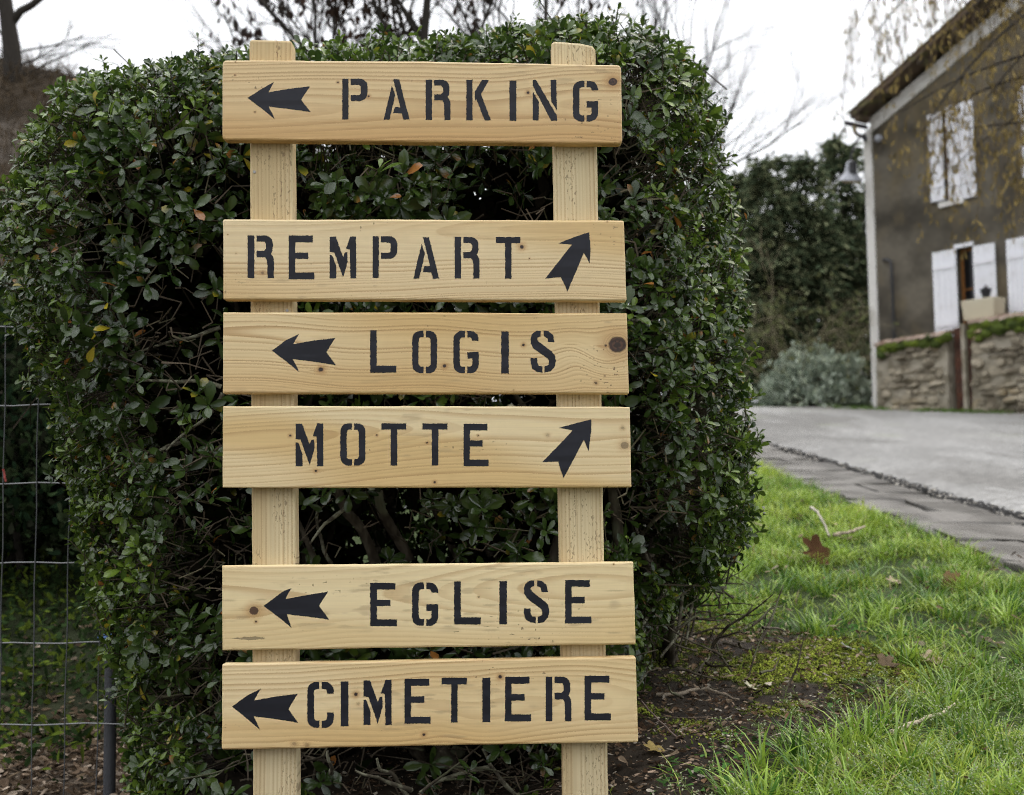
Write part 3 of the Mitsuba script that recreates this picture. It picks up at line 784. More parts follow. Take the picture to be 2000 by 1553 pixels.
# added dead-leaf filler, near black, that blocks light inside the hedge
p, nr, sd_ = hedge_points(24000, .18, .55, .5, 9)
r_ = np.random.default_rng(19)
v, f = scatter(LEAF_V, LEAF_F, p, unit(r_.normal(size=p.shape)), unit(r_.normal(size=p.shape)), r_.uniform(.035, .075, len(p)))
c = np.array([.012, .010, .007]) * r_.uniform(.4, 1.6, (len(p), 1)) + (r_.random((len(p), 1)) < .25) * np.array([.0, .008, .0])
put('light_block_fill', (v, f), 'm_soft_leaf', HEDGE, kind='stuff', color=np.repeat(c, NLV, 0))
# twigs
a, b = np.concatenate(twa), np.concatenate(twb)
extra_a, extra_b = [], []
r_ = np.random.default_rng(23)
p, nr, sd_ = hedge_points(2600, .03, .16, .12, 29)
op = sparse(p) > .45
p, nr = p[op], nr[op]
for k in range(3):
    q = p + unit(np.stack([r_.normal(size=len(p)), .35 * r_.normal(size=len(p)), .7 * r_.normal(size=len(p))], 1)) * r_.uniform(.02, .06, (len(p), 1)) - nr * .012
    extra_a.append(p); extra_b.append(q); p = q
a = np.concatenate([a] + extra_a); b = np.concatenate([b] + extra_b)
v, f = sticks(a, b, r_.uniform(.0009, .0017, len(a)), r_.uniform(.0012, .0028, len(a)))
tc = np.array([.05, .04, .028]) * r_.uniform(.4, 1.7, (len(a), 1)) * np.where(np.arange(len(a)) >= len(a) - sum(map(len, extra_a)), 1.7, 1.0)[:, None] + (r_.random((len(a), 1)) < .2) * np.array([.05, .055, .03])
put('twigs', (v, f), 'm_twig', HEDGE, kind='stuff', color=np.repeat(tc, 6, 0))


def wiggle(p0, p1, n, amp, seed):
    t = np.linspace(0, 1, n)[:, None]
    r = np.random.default_rng(seed)
    off = np.cumsum(r.normal(size=(n, 3)), 0); off = off - t * off[-1] - (1 - t) * off[0]
    off = ndimage.gaussian_filter1d(off, 1.0, axis=0)
    return p0 * (1 - t) + p1 * t + off * amp


def G(x, y, up=0.0):
    return np.array([x, y, float(ground_z(x, y)) + up])


r_ = np.random.default_rng(31)
for i, (bx, by) in enumerate(((-.45, 3.2), (-.2, 3.05), (.05, 3.2), (.25, 3.0), (.3, 3.35), (-.65, 3.3), (.42, 3.5))):   # stems from the ground
    for k in range(3):
        ang = r_.uniform(-1.0, 1.0)
        e = np.array([bx + math.sin(ang) * r_.uniform(.3, .75), by + r_.uniform(-.45, .45), ZC + r_.uniform(.0, .75)])
        e[0] = np.clip(e[0], GX0 + .3, GX1 - .3)
        e[1] = np.clip(e[1], HY - hh(e[:1], e[2:])[0] + .1, HY + .5)
        pts = wiggle(G(bx, by, -.03), e, 9, .035, 500 + i * 10 + k)
        put('branch', tube(pts, np.linspace(r_.uniform(.012, .022), .004, 9), 7, wob=.3, seed=i), 'm_bark', HEDGE, smooth=True)
for i, q in enumerate(((( 240, 700), (430, 640), 2.86), ((250, 745), (432, 760), 2.84), ((330, 880), (432, 770), 2.83), ((215, 930), (360, 860), 2.85), ((1240, 640), (1330, 470), 2.92), ((1290, 560), (1400, 480), 2.95), ((1240, 490), (1300, 420), 2.9),
                       ((660, 940), (740, 1120), 2.86), ((610, 1060), (680, 990), 2.78), ((740, 960), (800, 1100), 2.88), ((620, 990), (650, 1100), 2.9), ((1215, 610), (1260, 640), 2.8), ((860, 1460), (930, 1553), 2.9), ((820, 1550), (960, 1500), 2.75),
                       ((690, 1500), (800, 1540), 2.7), ((740, 1480), (800, 1560), 2.72), ((640, 1470), (648, 1510), 2.7), ((940, 1460), (1010, 1553), 2.78), ((1240, 1180), (1420, 1150), 3.2), ((1260, 1230), (1300, 1150), 3.0), ((1290, 1280), (1330, 1160), 3.1), ((1340, 1260), (1360, 1130), 3.25))):
    (a0, b0), (a1, b1), yy = q
    pts = wiggle(P(a0, b0, yy), P(a1, b1, yy + .05), 9, .010, 700 + i)
    put('branch', tube(pts, np.linspace(.0025, .0055, 9) if i not in (7, 9, 12) else np.linspace(.011, .013, 9), 6, wob=.35, seed=i), 'm_bark' if i in (7, 9, 12) else 'm_lichen_bark', HEDGE, smooth=True)

parts = []
for i in range(130):
    x, y = r_.uniform(.2, .62), r_.uniform(2.95, 3.9)
    a0 = G(x, y, r_.uniform(.0, .22))
    e = a0 + np.array([r_.normal() * .08 + .01, r_.normal() * .07 - .02, r_.uniform(-.02, .14)])
    parts.append(tube(wiggle(a0, e, 7, .010, 4000 + i), np.linspace(r_.uniform(.002, .005), .0012, 7), 5, cap=False))
for i in range(60):
    x, y = r_.uniform(-.75, .25), r_.uniform(2.72, 3.0)
    a0 = G(x, y, r_.uniform(.0, .2)); e = a0 + np.array([r_.normal() * .14, r_.normal() * .05, r_.uniform(-.03, .12)])
    parts.append(tube(wiggle(a0, e, 7, .010, 5000 + i), np.linspace(r_.uniform(.0018, .004), .001, 7), 5, cap=False))
v, f = cat_mesh(parts)
put('twigs', (v, f), 'm_bark', HEDGE, kind='stuff', smooth=True)

# ------------------------------------------------------------------ grass, litter, moss
blade_t = np.array([0, .35, .7, 1.0])


def blades(pos, h, w, lean, az, col_, seed):
    n = len(pos); r = np.random.default_rng(seed)
    d = np.stack([np.cos(az), np.sin(az), 0 * az], 1)
    side = np.stack([-np.sin(az + r.normal(size=n) * .6), np.cos(az), 0 * az], 1); side = unit(side)
    V = []
    for t, wf in zip(blade_t, (.8, 1.0, .65, 0)):
        up = h * (t - .28 * lean * t * t); out = h * lean * t ** 1.9
        c = pos + np.array([0, 0, 1.0]) * up[:, None] + d * out[:, None]
        if wf:
            V += [c - side * (w * wf / 2)[:, None], c + side * (w * wf / 2)[:, None]]
        else:
            V += [c]
    V = np.stack(V, 1)
    tf = np.array([[0, 1, 3], [0, 3, 2], [2, 3, 5], [2, 5, 4], [4, 5, 6]])
    f = (tf[None] + (np.arange(n) * 7)[:, None, None]).reshape(-1, 3)
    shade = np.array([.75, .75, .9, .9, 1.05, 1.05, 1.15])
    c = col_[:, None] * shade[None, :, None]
    return V.reshape(-1, 3), f, np.clip(c, .004, 1).reshape(-1, 3)


r_ = np.random.default_rng(41)
N = 135000
gx = r_.uniform(-.2, 2.12, N); gy = 1.9 + 11.5 * r_.random(N) ** 2.1
sdg = soil_dist(gx, gy)
tuft = meshkit.fbm(np.stack([gx * 4.2, gy * 4.2, gx * 0], -1), 3, 61)
dens = (1 - sstep(-.10, .03, sdg + .22 * (tuft - .5))) * (.10 + 1.0 * sstep(.36, .60, tuft)) + .010
dens *= 1 - sstep(1.86, 2.0, gx + .16 * (tuft - .5))
inh = (gx < .45) & (gy > 2.75) & (gy < 4.6)
keep = (r_.random(N) < dens) & ~inh
gx, gy, tuft = gx[keep], gy[keep], tuft[keep]; N = len(gx)
h = r_.uniform(.015, .045, N) * (.6 + 1.1 * sstep(.35, .7, tuft)) * (1 + .1 * gy)
w = r_.uniform(.0022, .0052, N) * (1 + .13 * (gy - 2))
az = r_.uniform(0, 6.283, N)
hue = meshkit.fbm(np.stack([gx * 1.6, gy * 1.6, gx * 0], -1), 2, 67)
t = np.clip(r_.random(N) * .7 + (hue - .4) * 1.2, 0, 1)[:, None]
gc = np.array([.11, .215, .028]) * (1 - t) + np.array([.40, .49, .075]) * t
dry = r_.random(N) < .045
gc[dry] = [.33, .27, .14]
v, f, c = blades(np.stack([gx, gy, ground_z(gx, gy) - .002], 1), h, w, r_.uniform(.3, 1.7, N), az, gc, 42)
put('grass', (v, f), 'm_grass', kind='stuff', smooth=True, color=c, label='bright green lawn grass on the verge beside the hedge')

# longer, broader tufts
NT = 620
tx = r_.uniform(.35, 1.92, NT); ty = 2.15 + 7.5 * r_.random(NT) ** 1.8
k = soil_dist(tx, ty) < -.02
tx, ty = tx[k], ty[k]
per = 26
gx = (tx[:, None] + r_.normal(size=(len(tx), per)) * .022).ravel(); gy = (ty[:, None] + r_.normal(size=(len(tx), per)) * .022).ravel()
az = np.arctan2(gy - np.repeat(ty, per), gx - np.repeat(tx, per)) + r_.normal(size=len(gx)) * .5
N = len(gx); t = np.clip(np.repeat(r_.random(len(tx)), per) + r_.normal(size=N) * .15, 0, 1)[:, None]
gc = np.array([.05, .135, .018]) * (1 - t) + np.array([.30, .44, .06]) * t
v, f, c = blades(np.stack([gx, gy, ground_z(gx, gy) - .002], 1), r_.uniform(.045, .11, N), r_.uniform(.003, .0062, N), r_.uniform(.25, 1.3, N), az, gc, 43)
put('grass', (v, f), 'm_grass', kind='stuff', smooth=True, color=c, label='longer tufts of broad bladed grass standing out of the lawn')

# clover-like low leaves in the turf
N = 15000
gx = r_.uniform(.25, 2.0, N); gy = 2.0 + 6 * r_.random(N) ** 1.7
sdg = soil_dist(gx, gy); cl = meshkit.fbm(np.stack([gx * 3, gy * 3, gx * 0 + 9], -1), 3, 71)
keep = (sdg < .12) & (r_.random(N) < .15 + 1.5 * sstep(.5, .62, cl))
gx, gy = gx[keep], gy[keep]; N = len(gx)
v, f = scatter(LEAF_V, LEAF_F, np.stack([gx, gy, ground_z(gx, gy) + r_.uniform(.004, .03, N)], 1), np.stack([np.cos(r_.uniform(0, 6.28, N)), r_.normal(size=N), .3 * r_.normal(size=N)], 1), np.array([0, 0, 1.0]) + .5 * r_.normal(size=(N, 3)), r_.uniform(.010, .026, N), r_.uniform(.014, .03, N))
c = np.array([.05, .12, .025]) * r_.uniform(.6, 1.6, (N, 1)) + np.array([.02, .02, .02]) * r_.random((N, 1))
put('ground_cover', (v, f), 'm_soft_leaf', kind='stuff', color=np.repeat(c, NLV, 0), smooth=True, label='low weeds with small round leaves among the grass')

# fine seed heads of the flowering grass
N = 420
gx = r_.uniform(.2, 1.5, N); gy = r_.uniform(2.12, 3.1, N)
sdg = soil_dist(gx, gy)
keep = (sdg < .03) & (gx > .30 + .2 * (gy - 2.2))
gx, gy = gx[keep], gy[keep]; N = len(gx)
b0 = np.stack([gx, gy, ground_z(gx, gy)], 1)
top = b0 + np.stack([r_.normal(size=N) * .03, r_.normal(size=N) * .02, r_.uniform(.05, .12, N)], 1)
A, B, S = [b0], [top], []
for k in range(9):
    t = r_.uniform(.62, 1.0, (N, 1)); q = b0 * (1 - t) + top * t
    e = q + np.stack([r_.normal(size=N) * .012, r_.normal(size=N) * .012, r_.uniform(0, .012, N)], 1)
    A.append(q); B.append(e); S.append(e)
A, B, S = map(np.concatenate, (A, B, S))
v1, f1 = sticks(A, B, .0005, .0004)
v2, f2 = scatter(np.array(ico.vertices), np.array(ico.faces), S, unit(r_.normal(size=S.shape)), unit(r_.normal(size=S.shape)), .0024, np.full(len(S), .0013), np.full(len(S), .0013))
v, f = cat_mesh([(v1, f1), (v2, f2)])
c = np.vstack([np.tile([[.17, .24, .07]], (len(v1), 1)), np.tile([[.40, .44, .28]], (len(v2), 1))])
put('grass_seed_heads', (v, f), 'm_soft_leaf', kind='stuff', color=c, label='fine pale seed heads of flowering grass in front of the soil')

# moss on the soil: many small tufts that follow the humps
r_ = np.random.default_rng(45); sph = trimesh.creation.icosphere(2)
N = 90000
octv, octf = np.array([[1, 0, 0], [-1, 0, 0], [0, 1, 0], [0, -1, 0], [0, 0, 1], [0, 0, -1.0]]), np.array([[0, 2, 4], [2, 1, 4], [1, 3, 4], [3, 0, 4], [2, 0, 5], [1, 2, 5], [3, 1, 5], [0, 3, 5]])
x, y = r_.uniform(.15, 1.08, N), r_.uniform(2.6, 4.3, N)
mn = meshkit.fbm(np.stack([x * 5, y * 5, x * 0], -1), 4, 11) + .25 * (meshkit.fbm(np.stack([x * 40, y * 40, x * 0], -1), 2, 13) - .5)
k = (soil_dist(x, y) > -.10) & (r_.random(N) < sstep(.44, .60, mn) * sstep(2.75, 3.3, y + .25 * x))
x, y, mn = x[k], y[k], mn[k]; N = len(x)
s_ = r_.uniform(.0018, .0052, N)
v, f = scatter(octv, octf, np.stack([x, y, ground_z(x, y) + r_.uniform(0, .007, N)], 1), unit(r_.normal(size=(N, 3))), unit(r_.normal(size=(N, 3))), s_, s_ * r_.uniform(.4, 1, N), s_ * r_.uniform(.3, .8, N))
yl = np.clip((mn[:, None] - .42) * 4 * r_.uniform(.3, 1.2, (N, 1)), 0, 1)
c = (np.array([.035, .05, .012]) * (1 - yl) + np.array([.29, .34, .045]) * yl) * r_.uniform(.5, 1.35, (N, 1))
put('moss', (v, f), 'm_matte', kind='stuff', color=np.repeat(np.clip(c, .004, 1), 6, 0), label='yellow green moss on the humps of the bare soil')

# leaf litter
DL_V, DL_F = leaf_template(wid=.5, curl=-.35, fold=.35)


def litter(n, xr, yr, size, test, cols, seed, up=.004):
    r = np.random.default_rng(seed)
    x, y = r.uniform(*xr, n), yr[0] + (yr[1] - yr[0]) * r.random(n) ** 1.2
    k = test(x, y, r); x, y = x[k], y[k]; n = len(x)
    s = r.uniform(*size, n)
    Z = unit(np.array([0, 0, 1.0]) + r.normal(size=(n, 3)) * .38)
    ang = r.uniform(0, 6.28, n)
    v, f = scatter(DL_V, DL_F, np.stack([x, y, ground_z(x, y) + up + r.uniform(0, .008, n)], 1), np.stack([np.cos(ang), np.sin(ang), .1 * r.normal(size=n)], 1), Z, s, s * r.uniform(.5, 1.3, n), s * r.uniform(-1, 1.2, n))
    cc = np.array(cols)[r.integers(0, len(cols), n)] * r.uniform(.5, 1.35, (n, 1))
    return v, f, np.clip(np.repeat(cc, len(DL_V), 0), .004, 1)


BROWNS = [(.20, .14, .09), (.13, .085, .055), (.30, .23, .16), (.09, .06, .04), (.07, .045, .03), (.16, .10, .06)]
v, f, c = litter(17000, (-.4, 1.1), (2.2, 4.4), (.004, .018), lambda x, y, r: soil_dist(x, y) > -.04, BROWNS + [(.42, .38, .31), (.34, .26, .19), (.05, .035, .024), (.04, .03, .02)], 81)
v2, f2, c2 = litter(2600, (-.2, 1.0), (2.3, 3.9), (.012, .028), lambda x, y, r: (soil_dist(x, y) > .0) & (r.random(len(x)) < .6), BROWNS + [(.45, .40, .33), (.36, .27, .20)], 84)
v, f = cat_mesh([(v, f), (v2, f2)]); c = np.vstack([c, c2])
put('leaf_litter', (v, f), 'm_soft_leaf', kind='stuff', color=c, label='small dry leaves and chips on the dark soil under the hedge')
v, f, c = litter(11000, (-1.8, -.8), (2.9, 4.9), (.014, .042), lambda x, y, r: r.random(len(x)) > sstep(3.9, 4.6, y) * .85, [(.24, .18, .13), (.14, .10, .07), (.40, .33, .26), (.09, .065, .045), (.16, .12, .08)], 82)
put('leaf_litter', (v, f), 'm_soft_leaf', kind='stuff', color=c, label='pale brown dead leaves covering the ground behind the wire fence')
v, f, c = litter(1300, (.5, 2.1), (2.3, 9.0), (.012, .036), lambda x, y, r: (soil_dist(x, y) < 0) & (r.random(len(x)) < .5), BROWNS + [(.46, .40, .31), (.40, .30, .22)], 83, .03)
put('leaf_litter', (v, f), 'm_soft_leaf', kind='stuff', color=c, label='scattered dry leaves lying in the green grass')

# green plants on the bank behind the fence
r_ = np.random.default_rng(91)
N = 9000
x, y = r_.uniform(-2.5, -.75, N), r_.uniform(3.7, 5.6, N)
k = meshkit.fbm(np.stack([x * 4, y * 4, x * 0], -1), 3, 92) + (.35 * sstep(3.9, 4.6, y) + .12 * sstep(-1.5, -1.1, x)) + r_.uniform(-.15, .15, N) > .55
x, y = x[k], y[k]; N = len(x)
v, f = scatter(LEAF_V, LEAF_F, np.stack([x, y, ground_z(x, y) + r_.uniform(.005, .07, N)], 1), unit(r_.normal(size=(N, 3)) + [0, -.3, 0]), unit(np.array([0, -.5, 1.0]) + .55 * r_.normal(size=(N, 3))), r_.uniform(.02, .06, N), r_.uniform(.02, .05, N))
c = np.where(r_.random((N, 1)) < .35, [[.075, .105, .016]], [[.024, .042, .015]]) * r_.uniform(.5, 1.5, (N, 1))
put('bank_plants', (v, f), 'm_soft_leaf', kind='stuff', color=np.repeat(c, NLV, 0), smooth=True, label='mossy green plants on the bank behind the wire fence')


# single fallen leaves, sticks
def lobed_leaf(size, seed, curl=.35):
    r = np.random.default_rng(seed)
    n = 40; a = np.linspace(0, 2 * np.pi, n, endpoint=False)
    rad = .55 + .28 * np.abs(np.cos(2.5 * a)) ** .8 + .06 * r.normal(size=n)
    rad[np.abs(a - np.pi) < .25] *= .6
    rings = [np.zeros((1, 3))]
    for q in (.4, .72, 1.0):
        x, y = np.cos(a) * rad * q, np.sin(a) * rad * q
        z = curl * (.9 * (y * y) + .35 * x * x) + .06 * np.sin(5 * a) * q
        rings.append(np.stack([x, y, z], 1))
    v = np.vstack(rings); f = [[0, 1 + k, 1 + (k + 1) % n] for k in range(n)]
    for g in range(2):
        o = 1 + g * n
        for k in range(n):
            k2 = (k + 1) % n
            f += [[o + k, o + n + k, o + n + k2], [o + k, o + n + k2, o + k2]]
    return v * size, np.array(f)


def ground_at(px, py):
    d = ray(px, py); t = 1.5
    for _ in range(400):
        q = EYE + d * t
        if q[2] <= ground_z(q[0], q[1]):
            break
        t += .02
    return q


def fallen(px, py, size, color_, tilt, rot, label, seed, group=None):
    q = ground_at(px, py)
    v, f = lobed_leaf(size, seed)
    R = trimesh.transformations.euler_matrix(tilt[0], tilt[1], rot)[:3, :3]
    v = v @ R.T
    v = v - [0, 0, v[:, 2].min()] + q + [0, 0, .012]
    c = np.array(color_) * (.7 + .6 * meshkit.fbm(v * 60, 3, seed)[:, None])
    put('fallen_leaf', (v, f), 'm_soft_leaf', label=label, cat='leaf', group=group, color=c, smooth=True)


fallen(1592, 1108, .085, (.085, .045, .025), (1.0, .2), .4, 'large dark brown curled dead leaf standing in the grass', 1)
fallen(1548, 1106, .040, (.42, .35, .28), (.5, .1), 2.0, 'small pale curled dead leaf just left of the large brown one', 2)
fallen(1650, 1062, .065, (.52, .43, .31), (.25, .2), 1.0, 'pale tan dead leaf beside the bent grey twig in the grass', 3)
fallen(1862, 1156, .050, (.32, .20, .12), (.9, .3), 2.4, 'tan lobed dead leaf upright in the grass on the right', 4)
fallen(1745, 1145, .040, (.50, .38, .30), (.3, .1), .3, 'pinkish dead leaf under the arched pale grass blade', 5)
fallen(1655, 1278, .026, (.50, .50, .47), (.4, .3), .9, 'whitish dead leaf on the moss at the edge of the soil', 6)
fallen(1735, 1315, .038, (.38, .28, .21), (.7, .2), 2.2, 'brownish pink dead leaf in the low weeds right of the moss', 7)
fallen(1820, 1303, .045, (.45, .36, .26), (.35, .1), .1, 'pale brown dead leaf lying in the weeds below the tan lobed leaf', 8)
fallen(1940, 1268, .045, (.40, .31, .25), (.25, .2), 1.3, 'brown grey dead leaf in the grass near the right edge', 9)
fallen(1277, 1478, .030, (.30, .23, .09), (.3, .1), .6, 'yellowish notched leaf on the soil right of the lower post', 10)
fallen(1465, 1355, .022, (.60, .58, .42), (.5, .2), .8, 'tiny cream leaf at the tip of the fallen branch', 11)
fallen(1576, 1395, .024, (.48, .36, .28), (.6, .3), 1.8, 'small pinkish leaf in the dry litter in front of the moss', 12)


def stick(name, pxs, rad, label, cat='stick', dy=0, mat='m_twig', color_=(.24, .20, .15), lift=.006, seed=1, taper=.5):
    pts = np.array([ground_at(a, b) + [0, 0, lift + l] for a, b, l in pxs])
    t = np.linspace(0, 1, len(pts)); tt_ = np.linspace(0, 1, 14)
    pts = np.stack([np.interp(tt_, t, pts[:, k]) for k in range(3)], 1)
    pts = ndimage.gaussian_filter1d(pts, 1.1, axis=0, mode='nearest')
    pts += np.random.default_rng(seed).normal(size=pts.shape) * rad * .25
    v, f = tube(pts, np.linspace(rad, rad * taper, 14), 7, wob=.4, seed=seed)
    c = np.array(color_) * (.6 + .8 * meshkit.fbm(v * 90, 3, seed)[:, None])
    put(name, (v, f), mat, label=label, cat=cat, color=c, smooth=True)


stick('fallen_branch', [(1270, 1365, .004), (1330, 1366, .006), (1368, 1356, .012), (1400, 1364, .008), (1452, 1374, 0)], .0052, 'knobbly grey fallen branch lying on the soil right of the sign', 'branch', seed=3)
stick('dead_stick', [(1250, 1398, .03), (1290, 1435, .02), (1340, 1462, .0), (1372, 1474, 0)], .0024, 'thin dark stick slanting down from the lowest board', seed=4, color_=(.16, .12, .10))
stick('dead_stick', [(1262, 1492, 0), (1305, 1482, 0), (1320, 1478, 0)], .0030, 'short straw-coloured stick on the soil beside the lower post', seed=5, color_=(.36, .29, .20))
stick('bent_twig', [(1584, 1062, .16), (1596, 1066, .15), (1610, 1074, .12), (1622, 1082, .06)], .0072, 'bent pale grey twig standing up from the grass', 'twig', seed=6, color_=(.33, .30, .25))
stick('dry_stick', [(1628, 1070, .05), (1660, 1066, .055), (1692, 1060, .07)], .009, 'dark split stick lying across the pale dead leaf', seed=7, color_=(.28, .23, .17))
stick('dry_stick', [(1475, 1036, .03), (1500, 1042, .02), (1524, 1049, 0)], .005, 'short pale stick in the grass at the right edge of the hedge', seed=8, color_=(.38, .32, .22))
stick('dry_reed', [(1738, 1441, .005), (1780, 1431, .01), (1830, 1420, .02), (1870, 1406, .03)], .006, 'broad pale dry reed lying in the front grass', 'reed', seed=9, color_=(.52, .44, .33))
stick('dead_stick', [(1290, 1405, 0), (1340, 1408, 0), (1400, 1406, 0)], .0026, 'dark thin stick below the knobbly fallen branch', seed=10, color_=(.10, .075, .055))
stick('grass_blade', [(1702, 1150, .03), (1718, 1140, .055), (1745, 1140, .06), (1775, 1160, .04), (1810, 1185, .02), (1830, 1205, 0)], .0034, 'long arched pale grass blade bending over the lawn', 'grass blade', seed=11, color_=(.17, .24, .10), taper=.6)

# ------------------------------------------------------------------ wire fence on the left
FY = 3.34
FENCE = thing('wire_fence', 'thin grey welded wire mesh fence left of the hedge', 'fence')
yy = [638, 792, 945, 1100, 1257, 1416]
for i, y0 in enumerate(yy):
    a, b = P(-260, y0 + 3, FY), P(262, y0 - 3, FY)
    t = np.linspace(0, 1, 12)[:, None]
    pts = a * (1 - t) + b * t; pts[:, 2] += .002 * np.sin(np.linspace(0, 19, 12) + i)
    put('wire', tube(pts, .0021, 6), 'm_galvanised', FENCE, smooth=True)
for k in range(8):
    xt, xb = 12 + 65.5 * (k - 4), -4 + 63.5 * (k - 4)
    a, b = P(xt, 632, FY - .003), P(xb, 1600, FY - .003)
    t = np.linspace(0, 1, 14)[:, None]
    pts = a * (1 - t) + b * t; pts[:, 0] += .0015 * np.sin(np.linspace(0, 23, 14) + k)
    put('wire', tube(pts, .0016, 6), 'm_wire_dark', FENCE, smooth=True)
FP = P(217, 1246, FY + .03); FB = P(213, 1600, FY + .03)
m = trimesh.creation.cylinder(.0155, 1.0, sections=20)
v = np.array(m.vertices); hgt = FP[2] - FB[2] + .25
v[:, 2] = (v[:, 2] - .5) * hgt
pk = put('post', (v + FP, np.array(m.faces)), 'm_post_metal', FENCE, smooth=40, label='dark grey round metal fence post with a blue cap')
m = trimesh.creation.cylinder(.0185, .014, sections=20)
put('cap', (np.array(m.vertices) + FP + [0, 0, .004], np.array(m.faces)), 'm_blue', pk, smooth=40)
tpx = P(5, 915, FY - .004)
put('tie', tube(wiggle(tpx, P(12, 940, FY - .008), 6, .004, 9), .003, 5), pr(rgb(.30, .06, .05), .5, .3), FENCE, label='scrap of red plastic tied to the fence wire')
put('tie', tube(wiggle(FP + [-.03, -.018, .002], FP + [.02, -.02, -.008], 6, .006, 5), .0035, 5), 'm_blue', pk)


# ------------------------------------------------------------------ trees and bushes
def grow(p, d, L, r, lev, out, rg, maxlev, spread=.6, up=.15, kids=(3, 5), shrink=.62, tips=None, nseg=6, droop=0.0):
    pts = [np.array(p, float)]; d = unit(d)
    for i in range(nseg):
        d = unit(d + rg.normal(size=3) * .13 + np.array([0, 0, up * .15 - droop * (lev > 0) * (i / nseg)]))
        pts.append(pts[-1] + d * L / nseg)
    rr = np.linspace(r, r * .45, nseg + 1)
    out.append(tube(pts, rr, 7 if lev == 0 else 5 if lev < 2 else 4, cap=False))
    if tips is not None and lev >= maxlev - 1:
        tips.append(np.array(pts))
    if lev >= maxlev:
        return
    for k in range(rg.integers(*kids)):
        t = rg.uniform(.3, 1.0); q = pts[int(t * nseg)]
        base = unit(pts[min(int(t * nseg) + 1, nseg)] - pts[max(int(t * nseg) - 1, 0)])
        nd = unit(base + unit(rg.normal(size=3)) * spread * 1.3 + np.array([0, 0, up]))
        grow(q, nd, L * shrink * rg.uniform(.7, 1.15), rr[int(t * nseg)] * .62, lev + 1, out, rg, maxlev, spread, up, kids, shrink, tips, nseg, droop)


def bare_tree(name, label, x, y, top, r, seed, kids=(4, 7), maxlev=4, spread=.65, lean=(0, 0), Lf=.55, start=.45, dead=0, twigs=.62):
    rg = np.random.default_rng(seed)
    k = thing(name, label, 'tree')
    b = np.array([x, y, float(ground_z(x, y)) - .1]); H = top - b[2]
    n = 12; t = np.linspace(0, 1, n)
    pts = np.stack([x + lean[0] * t + .04 * H * .2 * np.cumsum(rg.normal(size=n)) * .3, y + lean[1] * t, b[2] + H * t], 1)
    rad = r * (1.25 - 1.05 * t ** .9)
    put('trunk', tube(pts, rad, 10, wob=.12, seed=seed), 'm_dark_bark', k, smooth=True)
    out, tips = [], []
    for i in range(9):
        tt_ = rg.uniform(start, .98); q = np.array([np.interp(tt_, t, pts[:, c]) for c in range(3)])
        az = rg.uniform(0, 6.28)
        grow(q, [math.cos(az) * spread, math.sin(az) * spread, .75], H * Lf * (1.15 - tt_) * rg.uniform(.7, 1.1) + .4, np.interp(tt_, t, rad) * .5, 1, out, rg, maxlev, .55, .15, kids, twigs, tips)
    v, f = cat_mesh(out)
    put('branches', (v, f), 'm_dark_bark', k, smooth=True)
    if dead and tips:
        P_ = np.concatenate(tips); P_ = P_[np.abs(P_[:, 0] - x) < .95]; P_ = P_[rg.integers(0, len(P_), dead)]
        v, f = scatter(LEAF_V, LEAF_F, P_, unit(np.array([0, 0, -1.0]) + rg.normal(size=P_.shape) * .35), unit(rg.normal(size=P_.shape)), rg.uniform(.05, .10, dead))
        c = np.array([.035, .022, .016]) * rg.uniform(.5, 1.8, (dead, 1))
        put('dead_leaves', (v, f), 'm_soft_leaf', k, kind='stuff', color=np.repeat(c, NLV, 0), smooth=True)


q = P(845, 400, 9.0); bare_tree('bare_tree', 'bare tree with the thickest straight trunk rising behind the middle of the hedge', q[0], 9.0, 5.6, .065, 3, start=.4, dead=500)
q = P(615, 400, 9.6); bare_tree('bare_tree', 'bare tree with dark hanging leaves behind the left post of the sign', q[0], 9.6, 5.0, .045, 5, start=.35, dead=1400, kids=(4, 7))
q = P(1085, 400, 9.3); bare_tree('bare_tree', 'slender bare tree rising behind the right post of the sign', q[0], 9.3, 5.3, .045, 8, start=.4, dead=260)
q = P(1410, 400, 15.0); bare_tree('bare_tree', 'thin twiggy bare tree showing over the right shoulder of the hedge', q[0] - .75, 15.0, 5.6, .07, 13, start=.5, Lf=.72, maxlev=4, kids=(3, 6), lean=(.5, 0))
q = P(1300, 400, 13.0); bare_tree('bare_tree', 'fine bare tree behind the top right corner of the hedge', q[0], 13.0, 6.0, .08, 17, start=.4, Lf=.5, kids=(3, 6))
# the trunk at the left edge, standing on the mound
LT = thing('bare_tree', 'dark forked bare tree trunk at the left edge of the picture', 'tree')
LY = 14.0
pts = np.array([P(40, 620, LY), P(36, 300, LY), P(28, 170, LY), P(22, 90, LY), P(14, 30, LY), P(2, -50, LY), P(-20, -200, LY)])
put('trunk', tube(pts, np.array([.085, .075, .062, .054, .048, .046, .03]) * 1.75, 10, wob=.12), 'm_dark_bark', LT, smooth=True)
out, rg = [], np.random.default_rng(44)
out.append(tube(np.array([P(25, 42, LY), P(40, 22, LY), P(62, 10, LY), P(82, -6, LY), P(120, -50, LY)]), np.array([.03, .027, .024, .022, .015]) * 1.7, 7))
for (x0, y0, x1, y1) in ((30, 130, 130, 90), (32, 150, 200, 110), (10, 80, -30, 10), (26, 110, 150, 30), (34, 165, 110, 145), (80, -6, 160, -60)):
    a, b = P(x0, y0, LY), P(x1, y1, LY)
    grow(a, unit(b - a), np.linalg.norm(b - a), .014, 1, out, rg, 4, .5, .05, (3, 5), .6)
v, f = cat_mesh(out)
put('branches', (v, f), 'm_dark_bark', LT, smooth=True)


